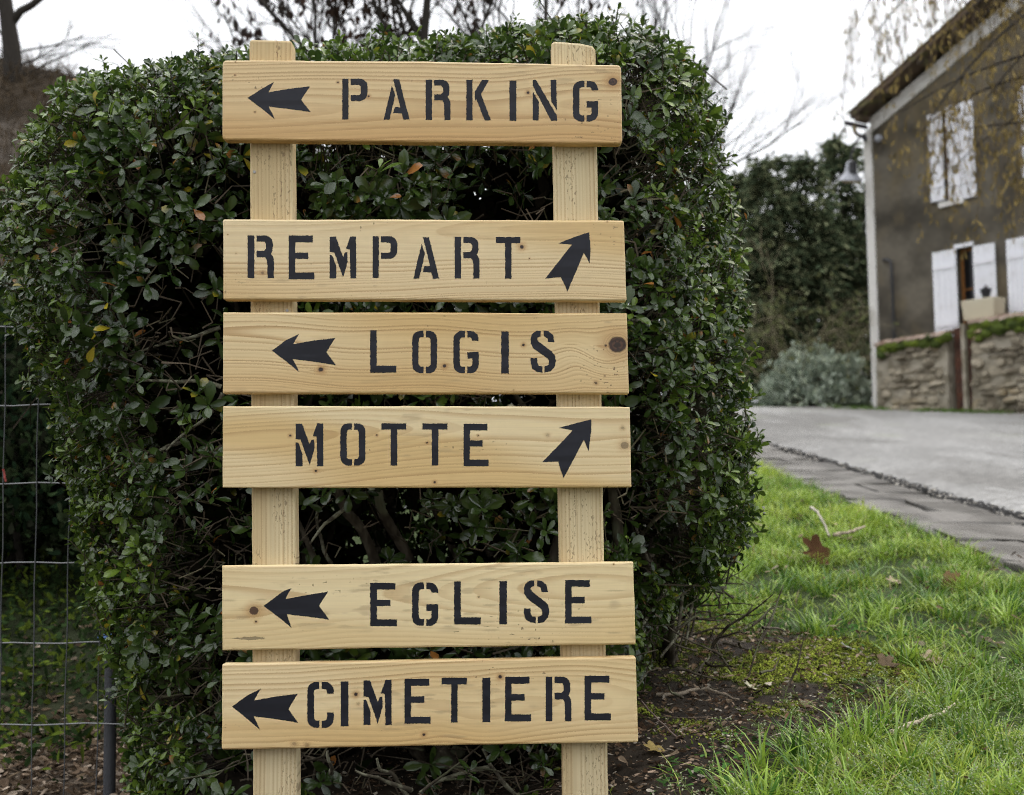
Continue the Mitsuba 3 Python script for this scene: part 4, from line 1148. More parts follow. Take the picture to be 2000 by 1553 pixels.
def bush(name, label, x, y, rx, ry, rz, n, size, cols, seed, cat='bush', gaps=.45, ragged=.55, mat='m_soft_leaf', lift=0.0, group=None, upw=.4):
    rg = np.random.default_rng(seed); k = thing(name, label, cat, group)
    z0 = float(ground_z(x, y))
    d = unit(rg.normal(size=(n, 3))); d[:, 2] = np.abs(d[:, 2]) * 1.0 - .3
    bump = 1.02 - .5 * ragged + ragged * meshkit.fbm(d * (2.6 if ragged < .6 else 4.5) + seed, 3, seed)
    rad = bump * rg.uniform(.5, 1.0, n) ** .5
    p = np.stack([x + d[:, 0] * rx * rad, y + d[:, 1] * ry * rad, z0 + lift + rz * .25 + d[:, 2] * rz * rad], 1)
    keep = (meshkit.fbm(p * 2.2 / max(rx, .6), 3, seed + 1) > gaps * rg.uniform(.7, 1.1, n)) & (p[:, 2] > z0)
    p, d = p[keep], d[keep]; n = len(p)
    v, f = scatter(LEAF_V, LEAF_F, p, unit(d + rg.normal(size=p.shape) * .7 + [0, 0, upw]), unit(d * .5 + rg.normal(size=p.shape)), rg.uniform(*size, n))
    cc = np.array(cols)[rg.integers(0, len(cols), n)] * rg.uniform(.6, 1.5, (n, 1))
    put('crown', (v, f), mat, k, color=np.repeat(np.clip(cc, .004, 1), NLV, 0), smooth=True)
    out = []
    for i in range(7):
        dd = unit(rg.normal(size=3)); dd[2] = abs(dd[2]) + .5
        e = np.array([x, y, z0]) + unit(dd) * np.array([rx, ry, rz]) * .8
        out.append(tube(wiggle(np.array([x + rg.normal() * .08, y + rg.normal() * .08, z0 - .05]), e, 7, rx * .04, seed + i), np.linspace(.02, .005, 7) * max(1, rx), 6))
    v, f = cat_mesh(out)
    put('stems', (v, f), 'm_dark_bark', k, smooth=True)
    return k


DK = [(.012, .024, .012), (.02, .034, .014), (.03, .042, .02), (.014, .016, .01)]
bush('evergreen_bush', 'dark evergreen bush behind the wire fence at the left edge', -2.45, 5.6, .75, .6, 1.2, 9000, (.05, .09), DK, 51)
bush('evergreen_bush', 'dark evergreen bush behind the fence nearest the hedge', -1.7, 5.7, .6, .6, 1.15, 8000, (.05, .09), DK, 52)
bush('evergreen_bush', 'tall shadowy evergreen further back on the bank behind the fence', -3.0, 6.6, .9, .7, 1.5, 8000, (.06, .1), DK, 53)
bush('evergreen_bush', 'low dark evergreen bush on the bank right behind the fence wires', -2.05, 5.25, .5, .45, .7, 6000, (.04, .08), DK, 56)
bush('silver_shrub', 'silvery grey leaved shrub at the bend of the road', *P(1585, 740, 25.4)[:2], 1.0, .9, 1.12, 6400, (.09, .17), [(.30, .35, .28), (.40, .45, .37), (.17, .21, .16), (.33, .37, .28)], 54, cat='shrub', gaps=.46, upw=1.1, ragged=1.3)


def conifer(label, px_, D, top_py, width, seed, cols):
    rg = np.random.default_rng(seed); k = thing('conifer_tree', label, 'tree')
    tp = P(px_, top_py, D); x, y = tp[0], D; zb = float(ground_z(x, D)); H = tp[2] - zb
    put('trunk', tube(np.stack([np.full(8, x), np.full(8, y), np.linspace(zb - .2, zb + H * .97, 8)], 1), np.linspace(.16, .02, 8), 8), 'm_dark_bark', k, smooth=True)
    pos, X, out = [], [], []
    for i in range(150):
        t = rg.random() ** .8; z = zb + H * (.04 + .96 * t)
        az = rg.uniform(0, 6.28); L = width * (1 - t) ** .75 * rg.uniform(.55, 1.1) + .15
        n = 9; s = np.linspace(0, 1, n)
        d = np.array([math.cos(az), math.sin(az)])
        pts = np.stack([x + d[0] * L * s, y + d[1] * L * s, z + L * (.28 * s - .55 * s ** 2 * (1 - .5 * t))], 1)
        out.append(tube(pts, np.linspace(.025, .006, n), 4, cap=False))
        m = int(26 + 22 * L)
        q = pts[rg.integers(2, n, m)] + rg.normal(size=(m, 3)) * [.10, .10, .07]
        pos.append(q); X.append(unit(np.array([d[0], d[1], -.25]) + rg.normal(size=(m, 3)) * .6))
    pos, X = np.concatenate(pos), np.concatenate(X); n = len(pos)
    v, f = scatter(LEAF_V, LEAF_F, pos, X, unit(rg.normal(size=(n, 3)) + [0, 0, .8]), rg.uniform(.14, .30, n), rg.uniform(.10, .2, n))
    cc = np.array(cols)[rg.integers(0, len(cols), n)] * rg.uniform(.55, 1.5, (n, 1))
    put('crown', (v, f), 'm_soft_leaf', k, color=np.repeat(np.clip(cc, .003, 1), NLV, 0), smooth=True)
    v, f = cat_mesh(out)
    put('branches', (v, f), 'm_dark_bark', k, smooth=True)


CF = [(.07, .095, .055), (.11, .135, .075), (.17, .185, .105), (.04, .055, .03)]
conifer('dark conifer with the highest tip, just left of the street lamp', 1640, 31.0, 272, 1.3, 61, CF)
conifer('dark conifer in the middle of the row at the bend of the road', 1572, 30.0, 305, 1.25, 62, CF)
conifer('dark conifer nearest the hedge at the bend of the road', 1498, 29.5, 318, 1.2, 63, CF)
conifer('dark conifer partly hidden behind the corner of the house', 1712, 32.0, 300, 1.4, 64, CF)
conifer('dark conifer standing behind the right edge of the hedge', 1440, 31.0, 350, 1.3, 65, CF)
conifer('low dark conifer filling the back of the row', 1610, 34.0, 430, 2.4, 66, CF)
conifer('wide low conifer at the back of the row nearest the hedge', 1490, 34.0, 440, 2.4, 67, CF)
# olive, drooping half-bare shrub in front of the conifers
OB = thing('bare_shrub', 'olive brown drooping half bare shrub in front of the dark conifers', 'shrub')
rg = np.random.default_rng(71); out, tips = [], []
b = P(1560, 790, 27.2); b[2] = float(ground_z(b[0], b[1]))
for i in range(15):
    grow(b + rg.normal(size=3) * [.35, .25, 0], [rg.normal() * .8, rg.normal() * .5, 1.3], rg.uniform(1.8, 3.4), .024, 1, out, rg, 4, .55, .02, (3, 5), .62, tips, 7, .35)
v, f = cat_mesh(out)
put('branches', (v, f), pr(rgb(.17, .15, .095), .9, .2), OB, smooth=True)
P_ = np.concatenate(tips); P_ = P_[rg.integers(0, len(P_), 1300)] + rg.normal(size=(1300, 3)) * .04
v, f = scatter(LEAF_V, LEAF_F, P_, unit(np.array([0, 0, -.7]) + rg.normal(size=P_.shape) * .6), unit(rg.normal(size=P_.shape)), rg.uniform(.07, .15, len(P_)))
c = np.array([.11, .12, .055]) * rg.uniform(.4, 1.5, (len(P_), 1))
put('leaves', (v, f), 'm_soft_leaf', OB, kind='stuff', color=np.repeat(c, NLV, 0), smooth=True)

# hill on the left
HX = np.concatenate([np.linspace(-40, -10, 30)[:-1], np.linspace(-10, -1.2, 150)]); HYs = np.concatenate([np.linspace(9.0, 20, 160)[:-1], np.linspace(20, 60, 40)])


def hill_z(x, y):
    top = P(0, 158, 16.0)[2]
    ridge = top + (x + 6.4) * -.48 * (x > -6.4) - .05 * (x + 6.4) * (x < -6.4)
    ridge = ridge + .5 * (meshkit.fbm(np.stack([x * .5, y * .5, x * 0], -1), 3, 15) - .5)
    g = ground_z(x, y, False)
    return np.minimum(g - .4 + (y - 9.0) * .95 + .8 * (meshkit.fbm(np.stack([x * .7, y * .7, x * 0], -1), 4, 16) - .5), np.maximum(ridge, g - 1.2))


v, f = grid_mesh(HX, HYs, hill_z)
n2 = meshkit.fbm(v * 2.6, 5, 18)[:, None] ** 1.4; n3 = meshkit.fbm(v * [.6, .6, 2.5], 3, 19)[:, None]
c = np.array([.055, .041, .027]) * (.3 + 1.3 * n2) + np.array([.035, .034, .033]) * sstep(.5, .7, n3)
put('hill', (v, f), 'm_matte', kind='structure', smooth=True, color=c, label='brown bare slope of a mound behind the tree on the left')
rg = np.random.default_rng(73)
N = 24000
x, y = rg.uniform(-9, -2.0, N), rg.uniform(9.5, 16.5, N)
bpos = np.stack([x, y, hill_z(x, y) - .02], 1)
v, f, c = blades(bpos, rg.uniform(.06, .3, N), rg.uniform(.006, .016, N), rg.uniform(.8, 2.2, N), rg.uniform(0, 6.28, N), np.array([[.10, .075, .048]]) * rg.uniform(.3, 1.7, (N, 1)), 74)
put('dry_grass', (v, f), 'm_soft_leaf', kind='stuff', color=c, smooth=True, label='dry brown grass and brambles on the slope behind the left tree')

# ------------------------------------------------------------------ the house
C0 = P(1709, 801, 24.0); HD = unit(np.array([.72, -1.0, 0])); HN = unit(np.array([-1.0, -.72, 0]))   # along the gable towards us, and outwards
HB = float(ground_z(C0[0], C0[1], False)) - .6


def FP_(px, py, off=0.0):
    return PP(px, py, C0 + HN * off, HN)


def tz(q):                                    # gable coordinates (along, height)
    return float(np.dot(q - C0, HD)), float(q[2])


def on_gable(t, z, off=0.0):
    q = C0 + HD * t + HN * off
    return np.array([q[0], q[1], z])


def gable_prism(poly, off, depth):
    """Polygon in gable coordinates, front at 'off' in front of the wall, 'depth' thick."""
    m = trimesh.creation.extrude_polygon(Polygon(poly).buffer(0) if not isinstance(poly, Polygon) else poly, depth, engine='earcut')
    v = np.array(m.vertices)
    w = np.array([on_gable(a, b, off - depth + c) for a, b, c in v])
    return w, np.array(m.faces)


def gable_quad(pxs, off, depth):
    return gable_prism([tz(FP_(a, b, off)) for a, b in pxs], off, depth)


HOUSE = thing('house', 'dark rendered old house with white shutters and a tiled gable roof on the right', 'house')
t0, zeave = tz(FP_(1711, 252)); t1, z1 = tz(FP_(2000, 10))
slope = (z1 - zeave) / (t1 - t0); TR = 4.6; W2 = 2 * TR
outline = Polygon([(-.02, HB), (W2, HB), (W2, zeave), (TR, zeave + slope * TR), (-.02, zeave)])
wins = {'up': [(1812, 216), (1902, 192), (1906, 384), (1820, 404)], 'low': [(1866, 487), (1900, 480), (1903, 640), (1874, 645)], 'low2': [(1990, 466), (2030, 458), (2035, 640), (1996, 640)], 'up2': [(1996, 170), (2060, 150), (2060, 335), (2000, 350)]}
hole = {}
hole['up'] = Polygon([tz(FP_(a, b)) for a, b in [(1838, 214), (1848, 211), (1853, 392), (1844, 394)]])
wall_poly = outline
gap = {}
for k_, pxs in (('up', [(1836, 222), (1872, 212), (1876, 388), (1842, 396)]), ('low', wins['low']), ('low2', wins['low2'])):
    qs = [tz(FP_(a, b)) for a, b in pxs]
    ta, tb = min(q[0] for q in qs), max(q[0] for q in qs); za, zb = min(q[1] for q in qs), max(q[1] for q in qs)
    gap[k_] = sbox(ta, za, tb, zb)
    wall_poly = wall_poly.difference(gap[k_])
put('wall', gable_prism(wall_poly, 0, .35), 'm_facade', HOUSE)
# side and back walls
back = 7.5
for (ta, tb, offa, offb) in ((-.02, .33, -.35, -back), (W2 - .35, W2, -.35, -back)):
    q = [on_gable(ta, HB, offa), on_gable(tb, HB, offa), on_gable(tb, HB, offb), on_gable(ta, HB, offb)]
    v = np.array(q + [p_ + [0, 0, zeave - HB] for p_ in q])
    f = np.array([[0, 1, 5], [0, 5, 4], [1, 2, 6], [1, 6, 5], [2, 3, 7], [2, 7, 6], [3, 0, 4], [3, 4, 7], [4, 5, 6], [4, 6, 7]])
    put('wall', (v, f), 'm_facade', HOUSE)
put('wall', gable_prism(outline, -back, .35), 'm_facade', HOUSE)
# white corner pilaster and rake band
pil = [(tz(FP_(1691, 252))[0] + .0, HB), (.06, HB), (.06, zeave + .05), (tz(FP_(1692, 252))[0], zeave + .02)]
tp_ = -.01
put('corner_pilaster', gable_prism([(tp_, HB), (.165, HB), (.165, zeave + .06), (tp_, zeave - .05)], .045, .30), 'm_limewash', HOUSE, label='white plastered corner strip of the house')
bw_ = .17
put('rake_band', gable_prism([(.17, zeave - .05), (TR, zeave - .05 + slope * (TR - .17)), (TR, zeave + bw_ + .05 + slope * (TR - .17)), (.17, zeave + bw_ + .05)], .05, .10), 'm_limewash', HOUSE, label='white plaster band under the sloping roof edge')
# roof slab overhanging the gable, tiles along its edge
OV = .42


def roof_slab(sgn):
    ta, tb = (.0, TR) if sgn > 0 else (TR, W2 + .1)
    fz = (lambda t: zeave + .20 + slope * 1.09 * t) if sgn > 0 else (lambda t: zeave + .20 + slope * 1.09 * (W2 - t))
    return gable_prism([(ta, fz(ta)), (tb, fz(tb)), (tb, fz(tb) + .10), (ta, fz(ta) + .10)], OV, OV + back + .4)


rk = put('roof', roof_slab(1), 'm_tile', HOUSE)
put('roof', roof_slab(-1), 'm_tile', HOUSE)
nt = 17
for i in range(nt):
    ta = -.07 + i * TR / nt
    fz = zeave + .30 + slope * 1.09 * ta
    n = 9; ang = np.linspace(0, np.pi, n)
    L = TR / nt * 1.28
    dvec = unit(np.array([1.0, slope * 1.09])); base = np.array([ta, fz])
    v, rr_ = [], .095
    for s_ in (0, 1):
        rad = rr_ * (1.0 - .12 * s_)
        for wth in (0, .016):
            for a_ in ang:
                tt_ = base + dvec * L * s_ + np.array([-dvec[1], dvec[0]]) * ((rad - wth) * math.sin(a_) * .75 + .012 * (1 - s_))
                v.append(on_gable(tt_[0], tt_[1], OV - .07 + (rad - wth) * math.cos(a_)))
    f = []
    for a_ in range(n - 1):
        o, o2, q, q2 = a_, a_ + n, a_ + 2 * n, a_ + 3 * n
        f += [[o, o + 1, q + 1], [o, q + 1, q], [o2, q2 + 1, o2 + 1], [o2, q2, q2 + 1], [o, o2 + 1, o + 1], [o, o2, o2 + 1], [q, q + 1, q2 + 1], [q, q2 + 1, q2]]
    put('tile', (np.array(v), np.array(f)), 'm_tile', rk)
for i in range(7):                            # rafters under the overhang
    ta = .08 + i * .72
    za = zeave + .20 + slope * 1.09 * ta
    put('rafter', gable_prism([(ta, za - .11), (ta + .09, za - .11 + slope * .09), (ta + .09, za + slope * .09 - .003), (ta, za - .003)], OV - .03, OV - .09), 'm_frame_wood' if False else 'm_tile', rk)


def shutter(parent, pxs, off, planks=4, mat='m_white_paint', name='shutter'):
    qs = [tz(FP_(a, b, off)) for a, b in pxs]
    (ta, za), (tb, zb), (tc, zc_), (td, zd) = qs
    tl, tr_ = (ta + td) / 2, (tb + tc) / 2; zt, zo = (za + zb) / 2, (zc_ + zd) / 2
    k = put(name, gable_prism(sbox(tl + .006, zo + .006, tr_ - .006, zt - .006), off, .022), mat, parent)
    w = (tr_ - tl) / planks
    for i in range(planks):
        put('plank', gable_prism(sbox(tl + i * w + .004, zo, tl + (i + 1) * w - .004, zt), off + .010, .012), mat, k)
    for z in (zo + .18 * (zt - zo), zo + .82 * (zt - zo)):
        put('batten', gable_prism(sbox(tl + .012, z - .045, tr_ - .012, z + .045), off + .028, .020), mat, k)
    return k


def window(name, g, frame_right=False, label=None):
    ta, za, tb, zb = g.bounds
    k = put('window', gable_prism(g.difference(sbox(ta + .05, za + .05, tb - .05, zb - .05)), -.14, .05), 'm_frame_wood', HOUSE, label=label)
    put('pane', gable_prism(sbox(ta + .05, za + .05, tb - .05, zb - .05), -.165, .008), 'm_glass_dark', k)
    put('glazing_bar', gable_prism(sbox(ta + .05, (za + zb) / 2 - .012, tb - .05, (za + zb) / 2 + .012), -.15, .014), 'm_frame_wood', k)
    put('sill', gable_prism(sbox(ta - .06, za - .09, tb + .06, za - .003), .06, .2), 'm_limewash', k)
    return k


window('up', gap['up'], label='narrow dark upper window between white shutters')
shutter(HOUSE, [(1811, 226), (1838, 219), (1846, 384), (1818, 402)], .05, 3)
shutter(HOUSE, [(1848, 210), (1899, 194), (1907, 382), (1853, 396)], .05, 5)
window('low', gap['low'], label='narrow lower window with an orange wooden frame')
shutter(HOUSE, [(1821, 494), (1866, 486), (1874, 660), (1827, 668)], .05, 4)
shutter(HOUSE, [(1901, 480), (1944, 475), (1949, 655), (1906, 660)], .05, 4)
window('low2', gap['low2'])
shutter(HOUSE, [(1966, 469), (2004, 461), (2010, 655), (1972, 660)], .05, 4)
shutter(HOUSE, [(1989, 176), (2050, 150), (2056, 330), (1996, 350)], .05, 5)
put('lintel', gable_prism([(a, b) for a, b in [(gap['low'].bounds[0] - .02, gap['low'].bounds[3] + .003), (gap['low'].bounds[2] + .02, gap['low'].bounds[3] + .003), (gap['low'].bounds[2] + .02, gap['low'].bounds[3] + .07), (gap['low'].bounds[0] - .02, gap['low'].bounds[3] + .07)]], .03, .06), 'm_white_paint', HOUSE)
dp = [FP_(1725, 508, .02), FP_(1733, 507, .07), FP_(1740, 511, .09), FP_(1742, 540, .09), FP_(1746, 650, .09), FP_(1748, 700, .09)]
put('drainpipe', tube(dp, .03, 8), 'm_iron', HOUSE, smooth=True)
m = trimesh.creation.icosphere(2, .075); q = FP_(1716, 271, .09)
put('insulator', (np.array(m.vertices) + q, np.array(m.faces)), 'm_enamel', HOUSE, smooth=True, label='round white fitting on the house wall near the lamp')

# street lamp on an iron bracket at the corner
LAMP = thing('street_lamp', 'white enamel bell street lamp hanging from an iron bracket at the corner of the house', 'street lamp')
LD = 23.9
lp = lambda a, b: P(a, b, LD)
put('bracket', cat_mesh([tube([lp(1650, 240), lp(1670, 244), lp(1694, 249)], .045, 7), tube([lp(1669, 245), lp(1668, 252), lp(1672, 261), lp(1681, 266), lp(1690, 268)], .036, 7), tube([lp(1686, 262), lp(1690, 275)], .04, 7)]), 'm_iron', LAMP, smooth=True)
put('stem', tube([lp(1688, 266), lp(1680, 268), lp(1672, 277), lp(1666, 290), lp(1663, 303), lp(1662, 316)], .02, 7), 'm_iron', LAMP, smooth=True)
lc = lp(1662, 338)
U = .0096                                      # metres per pixel there
prof = np.array([(0.1, 24), (5, 24), (9, 21), (11, 16), (11.5, 9), (12, 3), (15, -3), (20, -9), (24, -14), (24.3, -16), (23, -16), (19, -11), (14, -4), (0.1, 0)]) * U


def lathe(prof, n=28):
    a = np.arange(n) * 2 * np.pi / n
    v = np.stack([prof[:, 0][:, None] * np.cos(a), prof[:, 0][:, None] * np.sin(a), np.repeat(prof[:, 1:2], n, 1)], -1).reshape(-1, 3)
    i, j = np.meshgrid(np.arange(len(prof) - 1), np.arange(n), indexing='ij')
    q = np.stack([i * n + j, (i + 1) * n + j, (i + 1) * n + (j + 1) % n, i * n + (j + 1) % n], -1).reshape(-1, 4)
    return v, np.vstack([q[:, [0, 1, 2]], q[:, [0, 2, 3]]])


tilt_ = trimesh.transformations.rotation_matrix(math.radians(12), [1, 0.3, 0])[:3, :3]
v, f = lathe(prof); put('shade', (v @ tilt_.T + lc, f), 'm_enamel', LAMP, smooth=40)
v, f = lathe(np.array([(0.1, -20), (9, -19.5), (17, -17.8), (22.6, -15.2)]) * U); put('bowl', (v @ tilt_.T + lc, f), 'm_lamp_inside', LAMP, smooth=True)
m = trimesh.creation.cylinder(.075, .22, sections=16); put('neck', (np.array(m.vertices) + lc + [.01, -.095, .08], np.array(m.faces)), 'm_iron', LAMP, smooth=40)

# ------------------------------------------------------------------ garden wall in front of the house
WOFF = .55
W0 = C0 + HN * WOFF
wz = lambda px, py: (lambda q: (float(np.dot(q - W0, HD)), float(q[2])))(PP(px, py, W0, HN))


def on_wall(s, z, off=0.0):
    q = W0 + HD * s + HN * off
    return np.array([q[0], q[1], z])


def wall_prism(poly, off, depth):
    m = trimesh.creation.extrude_polygon(poly if isinstance(poly, Polygon) else Polygon(poly).buffer(0), depth, engine='earcut')
    return np.array([on_wall(a, b, off - depth + c) for a, b, c in np.array(m.vertices)]), np.array(m.faces)


def stone_wall(key, poly, seed, rows=.14):
    rg = np.random.default_rng(seed)
    sa, za, sb, zb = poly.bounds
    z = za - .05; i = 0
    while z < zb:
        h = rows * rg.uniform(.7, 1.25); s = sa - rg.uniform(0, .15)
        while s < sb:
            w = rg.uniform(.14, .34)
            hj, zj = h * rg.uniform(.62, 1.15), z + h * rg.uniform(-.18, .18)
            c_ = Point(s + w / 2, z + h / 2)
            cell = sbox(s + .008, zj + .008, s + w - rg.uniform(.008, .03), zj + hj - .008).intersection(poly)
            if cell.area > .35 * w * h and not cell.is_empty and rg.random() > .16:
                ca, cz, cb, czb = cell.bounds
                v, f = rbox(cb - ca, czb - cz, rg.uniform(.03, .17), .5, .34, seed * 1000 + i)
                v = np.array([on_wall((ca + cb) / 2 + a, (cz + czb) / 2 + b, c) for a, b, c in v])
                put('stone', (v, f), 'm_stone', key, smooth=50); i += 1
            s += w
        z += h


GW = thing('garden_wall', 'low mossy rubble wall with tile coping in front of the house, in two lengths beside a gap', 'wall')
s1 = Polygon([wz(1711, 676), wz(1850, 655), wz(1853, 835), wz(1713, 835)])
s2 = Polygon([wz(1897, 632), wz(2000, 616), wz(2200, 590), wz(2200, 900), wz(1900, 830)])
# rendered core of each length
k1 = put('wall', wall_prism(s1, 0.0, .3), 'm_mortar', GW)
k2 = put('wall', wall_prism(s2, 0.0, .3), 'm_mortar', GW)
stone_wall(k1, s1.buffer(-.015), 5)
stone_wall(k2, s2.buffer(-.015), 6)


def coping(parent, a, b, n, seed):
    rg = np.random.default_rng(seed); a, b = np.array(wz(*a)), np.array(wz(*b))
    for i in range(n):
        t = (i + .5) / n; c = a * (1 - t) + b * t; w = np.linalg.norm(b - a) / n * 1.06
        v, f = rbox(w, .06, .44, .12, .05, seed * 50 + i)
        sl = math.atan2(b[1] - a[1], b[0] - a[0]) + rg.normal() * .05 + .12
        v = np.stack([v[:, 0] * math.cos(sl) - v[:, 1] * math.sin(sl), v[:, 0] * math.sin(sl) + v[:, 1] * math.cos(sl) - .22 * v[:, 2] * (v[:, 2] > 0), v[:, 2]], 1)
        put('coping_tile', (np.array([on_wall(c[0] + p_[0], c[1] + p_[1] + .03, p_[2] - .12) for p_ in v]), f), 'm_coping', parent, smooth=50)


coping(k1, (1713, 672), (1850, 650), 9, 3)
coping(k2, (1897, 628), (2200, 585), 14, 4)


def moss_clumps(parent, a, b, n, seed, drop=.16):
    rg = np.random.default_rng(seed); parts, cols = [], []
    A, B = np.array(wz(*a)), np.array(wz(*b))
    for i in range(n):
        t = rg.random(); c = A * (1 - t) + B * t
        s = rg.uniform(.03, .085)
        vv = np.array(sph.vertices); vv = vv * (1 + .8 * (meshkit.fbm(vv * 2.5 + i, 3, i)[:, None] - .5)) * [s * 1.5, s * .8, s]
        q = on_wall(c[0], c[1] - rg.random() ** 1.6 * drop * (.25 + 1.5 * float(meshkit.noise(np.array([c[0] * 3.0, seed, 0.0]), 3))), rg.uniform(.0, .06))
        parts.append((vv @ np.array([HD, HN, [0, 0, 1.0]]) + q, np.array(sph.faces)))
        y_ = rg.random()
        cols.append((np.array([.03, .045, .010]) * (1 - y_) + np.array([.11, .145, .018]) * y_) * (.5 + meshkit.noise(vv * 70, i)[:, None]))
    v, f = cat_mesh(parts)
    put('moss', (v, f), 'm_matte', parent, kind='stuff', color=np.vstack(cols), smooth=True)


moss_clumps(k1, (1720, 678), (1850, 654), 80, 7)
moss_clumps(k2, (1897, 634), (2010, 614), 90, 8, .26)
# brick pier set back in the gap, and the pale gate post
ba, bb = wz(1852, 660)[0], wz(1896, 640)[0]; zt, zb = wz(1870, 640)[1], wz(1870, 815)[1]
PIER = put('pier', wall_prism(sbox(ba + .01, zb - .3, bb - .01, zt), -.16, .14), 'm_mortar', GW)
z = zb; i = 0
while z < zt - .04:
    n = 2; off = .0 if i % 2 else .5
    edges = sorted({ba + .012, *[ba + (bb - ba) * (j + off) / 2 for j in range(3) if ba + .03 < ba + (bb - ba) * (j + off) / 2 < bb - .03], bb - .012})
    for a_, b_ in zip(edges[:-1], edges[1:]):
        v, f = rbox(b_ - a_ - .012, .062, .11, .08, .03, 900 + i)
        put('brick', (np.array([on_wall((a_ + b_) / 2 + p_[0], z + .031 + p_[1], -.19 + p_[2]) for p_ in v]), f), 'm_brick', PIER)
    z += .075; i += 1
v, f = wall_prism(sbox(wz(1881, 700)[0], zb - .2, wz(1887.5, 700)[0], wz(1888, 632)[1]), .04, .10)
put('gate_post', (v, f), 'm_mortar', GW)

# planter and pot on the wall
pc = np.array(wz(1908, 605)); pz = wz(1898, 631)[1] + .06
PL = thing('planter_box', 'cream rectangular planter standing on the garden wall by the gap', 'planter')
pa, pb = wz(1880, 610)[0], wz(1944, 610)[0]
po = sbox(pa, -.30, pb, .02)
pts_ = trimesh.creation.box((1, 1, 1))
def planter_part(z0, z1, shrink, wall_t=None):
    w, d_ = (pb - pa), .34
    out_ = []
    a_ = sbox(-w / 2, -d_ / 2, w / 2, d_ / 2)
    if wall_t:
        a_ = a_.difference(sbox(-w / 2 + wall_t, -d_ / 2 + wall_t, w / 2 - wall_t, d_ / 2 - wall_t))
    m = trimesh.creation.extrude_polygon(a_, z1 - z0, engine='earcut'); v = np.array(m.vertices)
    k = 1 - shrink * (1 - v[:, 2:3] / (z1 - z0)); v[:, :2] *= k
    return np.array([on_wall((pa + pb) / 2 + a, z0 + c, -.14 + b) for a, b, c in v]), np.array(m.faces)
put('body', planter_part(pz, pz + .30, .10, .03), pr(rgb(.50, .45, .33), .6, .3), PL)
put('rim', planter_part(pz + .301, pz + .335, .0, .05), pr(rgb(.55, .50, .38), .6, .3), PL)
put('soil', planter_part(pz + .02, pz + .27, .10, None), 'm_sheet', PL) if False else None
POT = thing('flower_pot', 'small dark flower pot on top of the cream planter', 'pot')
v, f = lathe(np.array([(.0001, 0), (.055, 0), (.085, .13), (.098, .13), (.098, .165), (.085, .165), (.078, .14), (.0001, .13)]), 16)
q = on_wall(wz(1920, 600)[0], pz + .336, -.10)
put('body', (v + q, f), 'm_iron', POT, smooth=40)
bush_v = np.random.default_rng(5).normal(size=(60, 3)) * .05
v, f = scatter(LEAF_V, LEAF_F, q + [0, 0, .14] + np.abs(bush_v) * [0, 0, .6], unit(np.random.default_rng(6).normal(size=(60, 3)) + [0, 0, .5]), unit(np.random.default_rng(8).normal(size=(60, 3))), .05)
put('plant', (v, f), 'm_soft_leaf', POT, color=np.tile([[.03, .035, .02]], (len(v), 1)))
# weeds and rubble along the foot of the wall
rg = np.random.default_rng(95); N = 2600
s_ = rg.uniform(-.3, 4.0, N); o_ = np.abs(rg.normal(size=N)) * .22 + .04
b = np.array([on_wall(a, 0, o) for a, o in zip(s_, o_)]); b[:, 2] = ground_z(b[:, 0], b[:, 1], False)
kk = meshkit.fbm(b * [1.6, 1.6, 0], 3, 96) > .44
b = b[kk]; N = len(b)
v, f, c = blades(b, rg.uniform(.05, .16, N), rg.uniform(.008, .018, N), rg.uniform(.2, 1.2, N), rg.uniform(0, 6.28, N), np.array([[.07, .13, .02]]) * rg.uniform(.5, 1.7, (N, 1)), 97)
put('grass', (v, f), 'm_grass', kind='stuff', smooth=True, color=c, label='tufts of grass along the foot of the garden wall')
N = 500
s_ = rg.uniform(-.5, 4.2, N); o_ = np.abs(rg.normal(size=N)) * .25 + .05
b = np.array([on_wall(a, 0, o) for a, o in zip(s_, o_)]); b[:, 2] = ground_z(b[:, 0], b[:, 1], False) + .01
v, f = scatter(np.array(ico.vertices), np.array(ico.faces), b, unit(rg.normal(size=(N, 3))), unit(rg.normal(size=(N, 3))), rg.uniform(.015, .08, N), rg.uniform(.015, .06, N), rg.uniform(.01, .03, N))
put('rubble', (v, f), 'm_matte', kind='stuff', color=np.repeat(np.array([[.2, .18, .15]]) * rg.uniform(.4, 1.6, (N, 1)), 12, 0), label='stone rubble and earth along the foot of the garden wall')

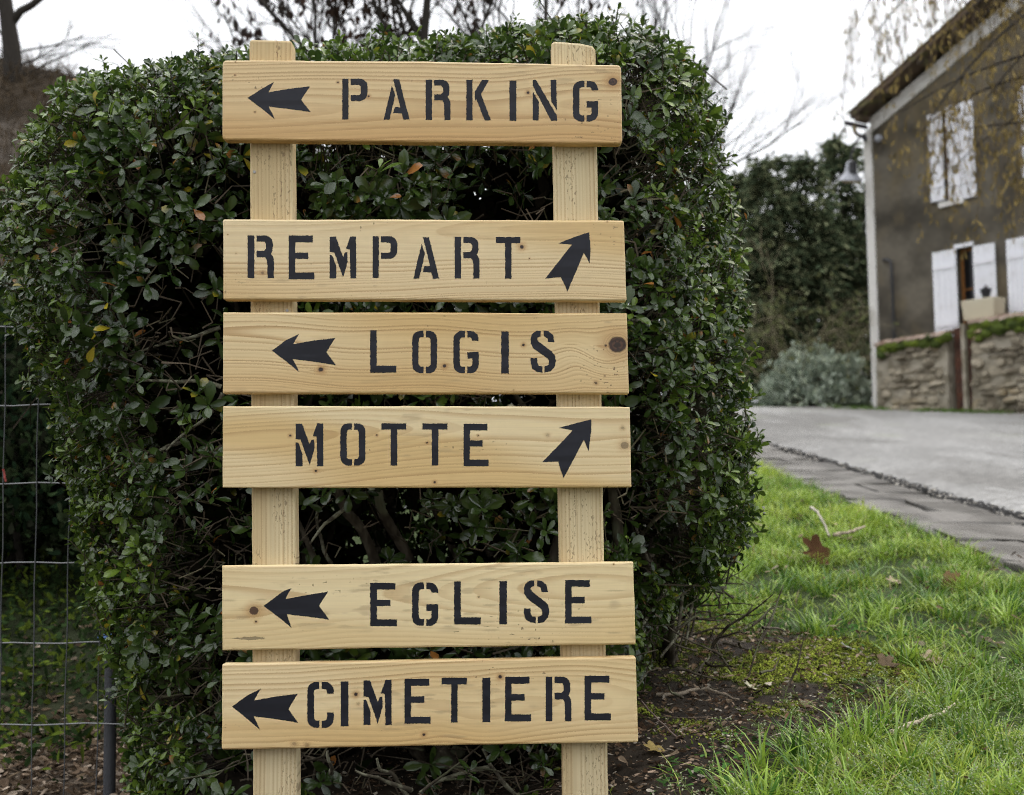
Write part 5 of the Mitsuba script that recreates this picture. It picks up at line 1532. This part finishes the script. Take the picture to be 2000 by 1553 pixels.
# ------------------------------------------------------------------ weeping tree on the right, in front of the house
WT = thing('weeping_tree', 'weeping tree with thin hanging twigs and ochre catkins in front of the house', 'tree')
WY = 13.0
rg = np.random.default_rng(111)
tb = np.array([P(2500, 800, WY)[0], WY, 0]); tb[2] = float(ground_z(tb[0], tb[1], False)) - .1
tp = P(2420, -500, WY)
put('trunk', tube(wiggle(tb, tp, 10, .05, 3), np.linspace(.16, .07, 10), 10, wob=.1), 'm_dark_bark', WT, smooth=True)
arcs = [((2440, -60), (2200, -100), (2020, 60), (1930, 190)), ((2440, -120), (2180, -140), (2060, 60), (2000, 150)), ((2450, 20), (2260, 60), (2080, 200), (2010, 300)), ((2450, -260), (2050, -330), (1880, -120), (1790, -10)), ((2450, -220), (2100, -230), (1980, -40), (1900, 60)), ((2450, -80), (2100, -130), (1900, 90), (1800, 260)), ((2440, 40), (2150, 60), (1930, 100), (1760, 220)), ((2440, 100), (2100, 110), (1890, 150), (1800, 260)), ((2450, -200), (2000, -260), (1800, -60), (1700, 80)),
        ((2450, 150), (2150, 220), (2000, 240), (1890, 250)), ((2430, -150), (2150, -160), (1950, -60), (1860, 60)), ((2430, -300), (1950, -300), (1740, -120), (1680, 40)), ((2440, 0), (2200, 20), (2050, 160), (1960, 330)), ((2440, 60), (2250, 100), (2000, 180), (1860, 330))]
arm, pend, hp, hX = [], [], [], []
for i, A in enumerate(arcs):
    dy_ = rg.uniform(-.8, .8)
    ctl = np.array([P(a, b, WY + dy_ * (1 if j else 0)) for j, (a, b) in enumerate(A)])
    t = np.linspace(0, 1, 16)[:, None]
    pts = (1 - t) ** 3 * ctl[0] + 3 * t * (1 - t) ** 2 * ctl[1] + 3 * t * t * (1 - t) * ctl[2] + t ** 3 * ctl[3]
    arm.append(tube(pts, np.linspace(.028, .007, 16), 6))
    for k in range(34):
        q = pts[rg.integers(4, 16)] + rg.normal(size=3) * [.14, .2, .05]
        L = rg.uniform(.3, 1.25)
        n = 7; s = np.linspace(0, 1, n)
        e = np.stack([q[0] + rg.normal() * .10 * s, q[1] + rg.normal() * .1 * s, q[2] + .05 * s - L * s ** 1.2], 1)
        pend.append(tube(e, np.linspace(.004, .002, n), 4, cap=False))
        m = int(12 * L) + 2
        hp.append(e[rg.integers(1, n, m)] + rg.normal(size=(m, 3)) * .03); hX.append(unit(np.array([0, 0, -1.0]) + rg.normal(size=(m, 3)) * .35))
v, f = cat_mesh(arm); put('branches', (v, f), 'm_dark_bark', WT, smooth=True)
v, f = cat_mesh(pend); put('twigs', (v, f), pr(rgb(.10, .075, .05), .8, .2), WT, kind='stuff')
hp, hX = np.concatenate(hp), np.concatenate(hX); n = len(hp)
v, f = scatter(LEAF_V, LEAF_F, hp, hX, unit(rg.normal(size=(n, 3))), rg.uniform(.06, .11, n), rg.uniform(.03, .06, n))
c = np.array([.25, .19, .075]) * rg.uniform(.3, 1.5, (n, 1))
put('catkins', (v, f), 'm_soft_leaf', WT, kind='stuff', color=np.repeat(np.clip(c, .004, 1), NLV, 0), smooth=True)
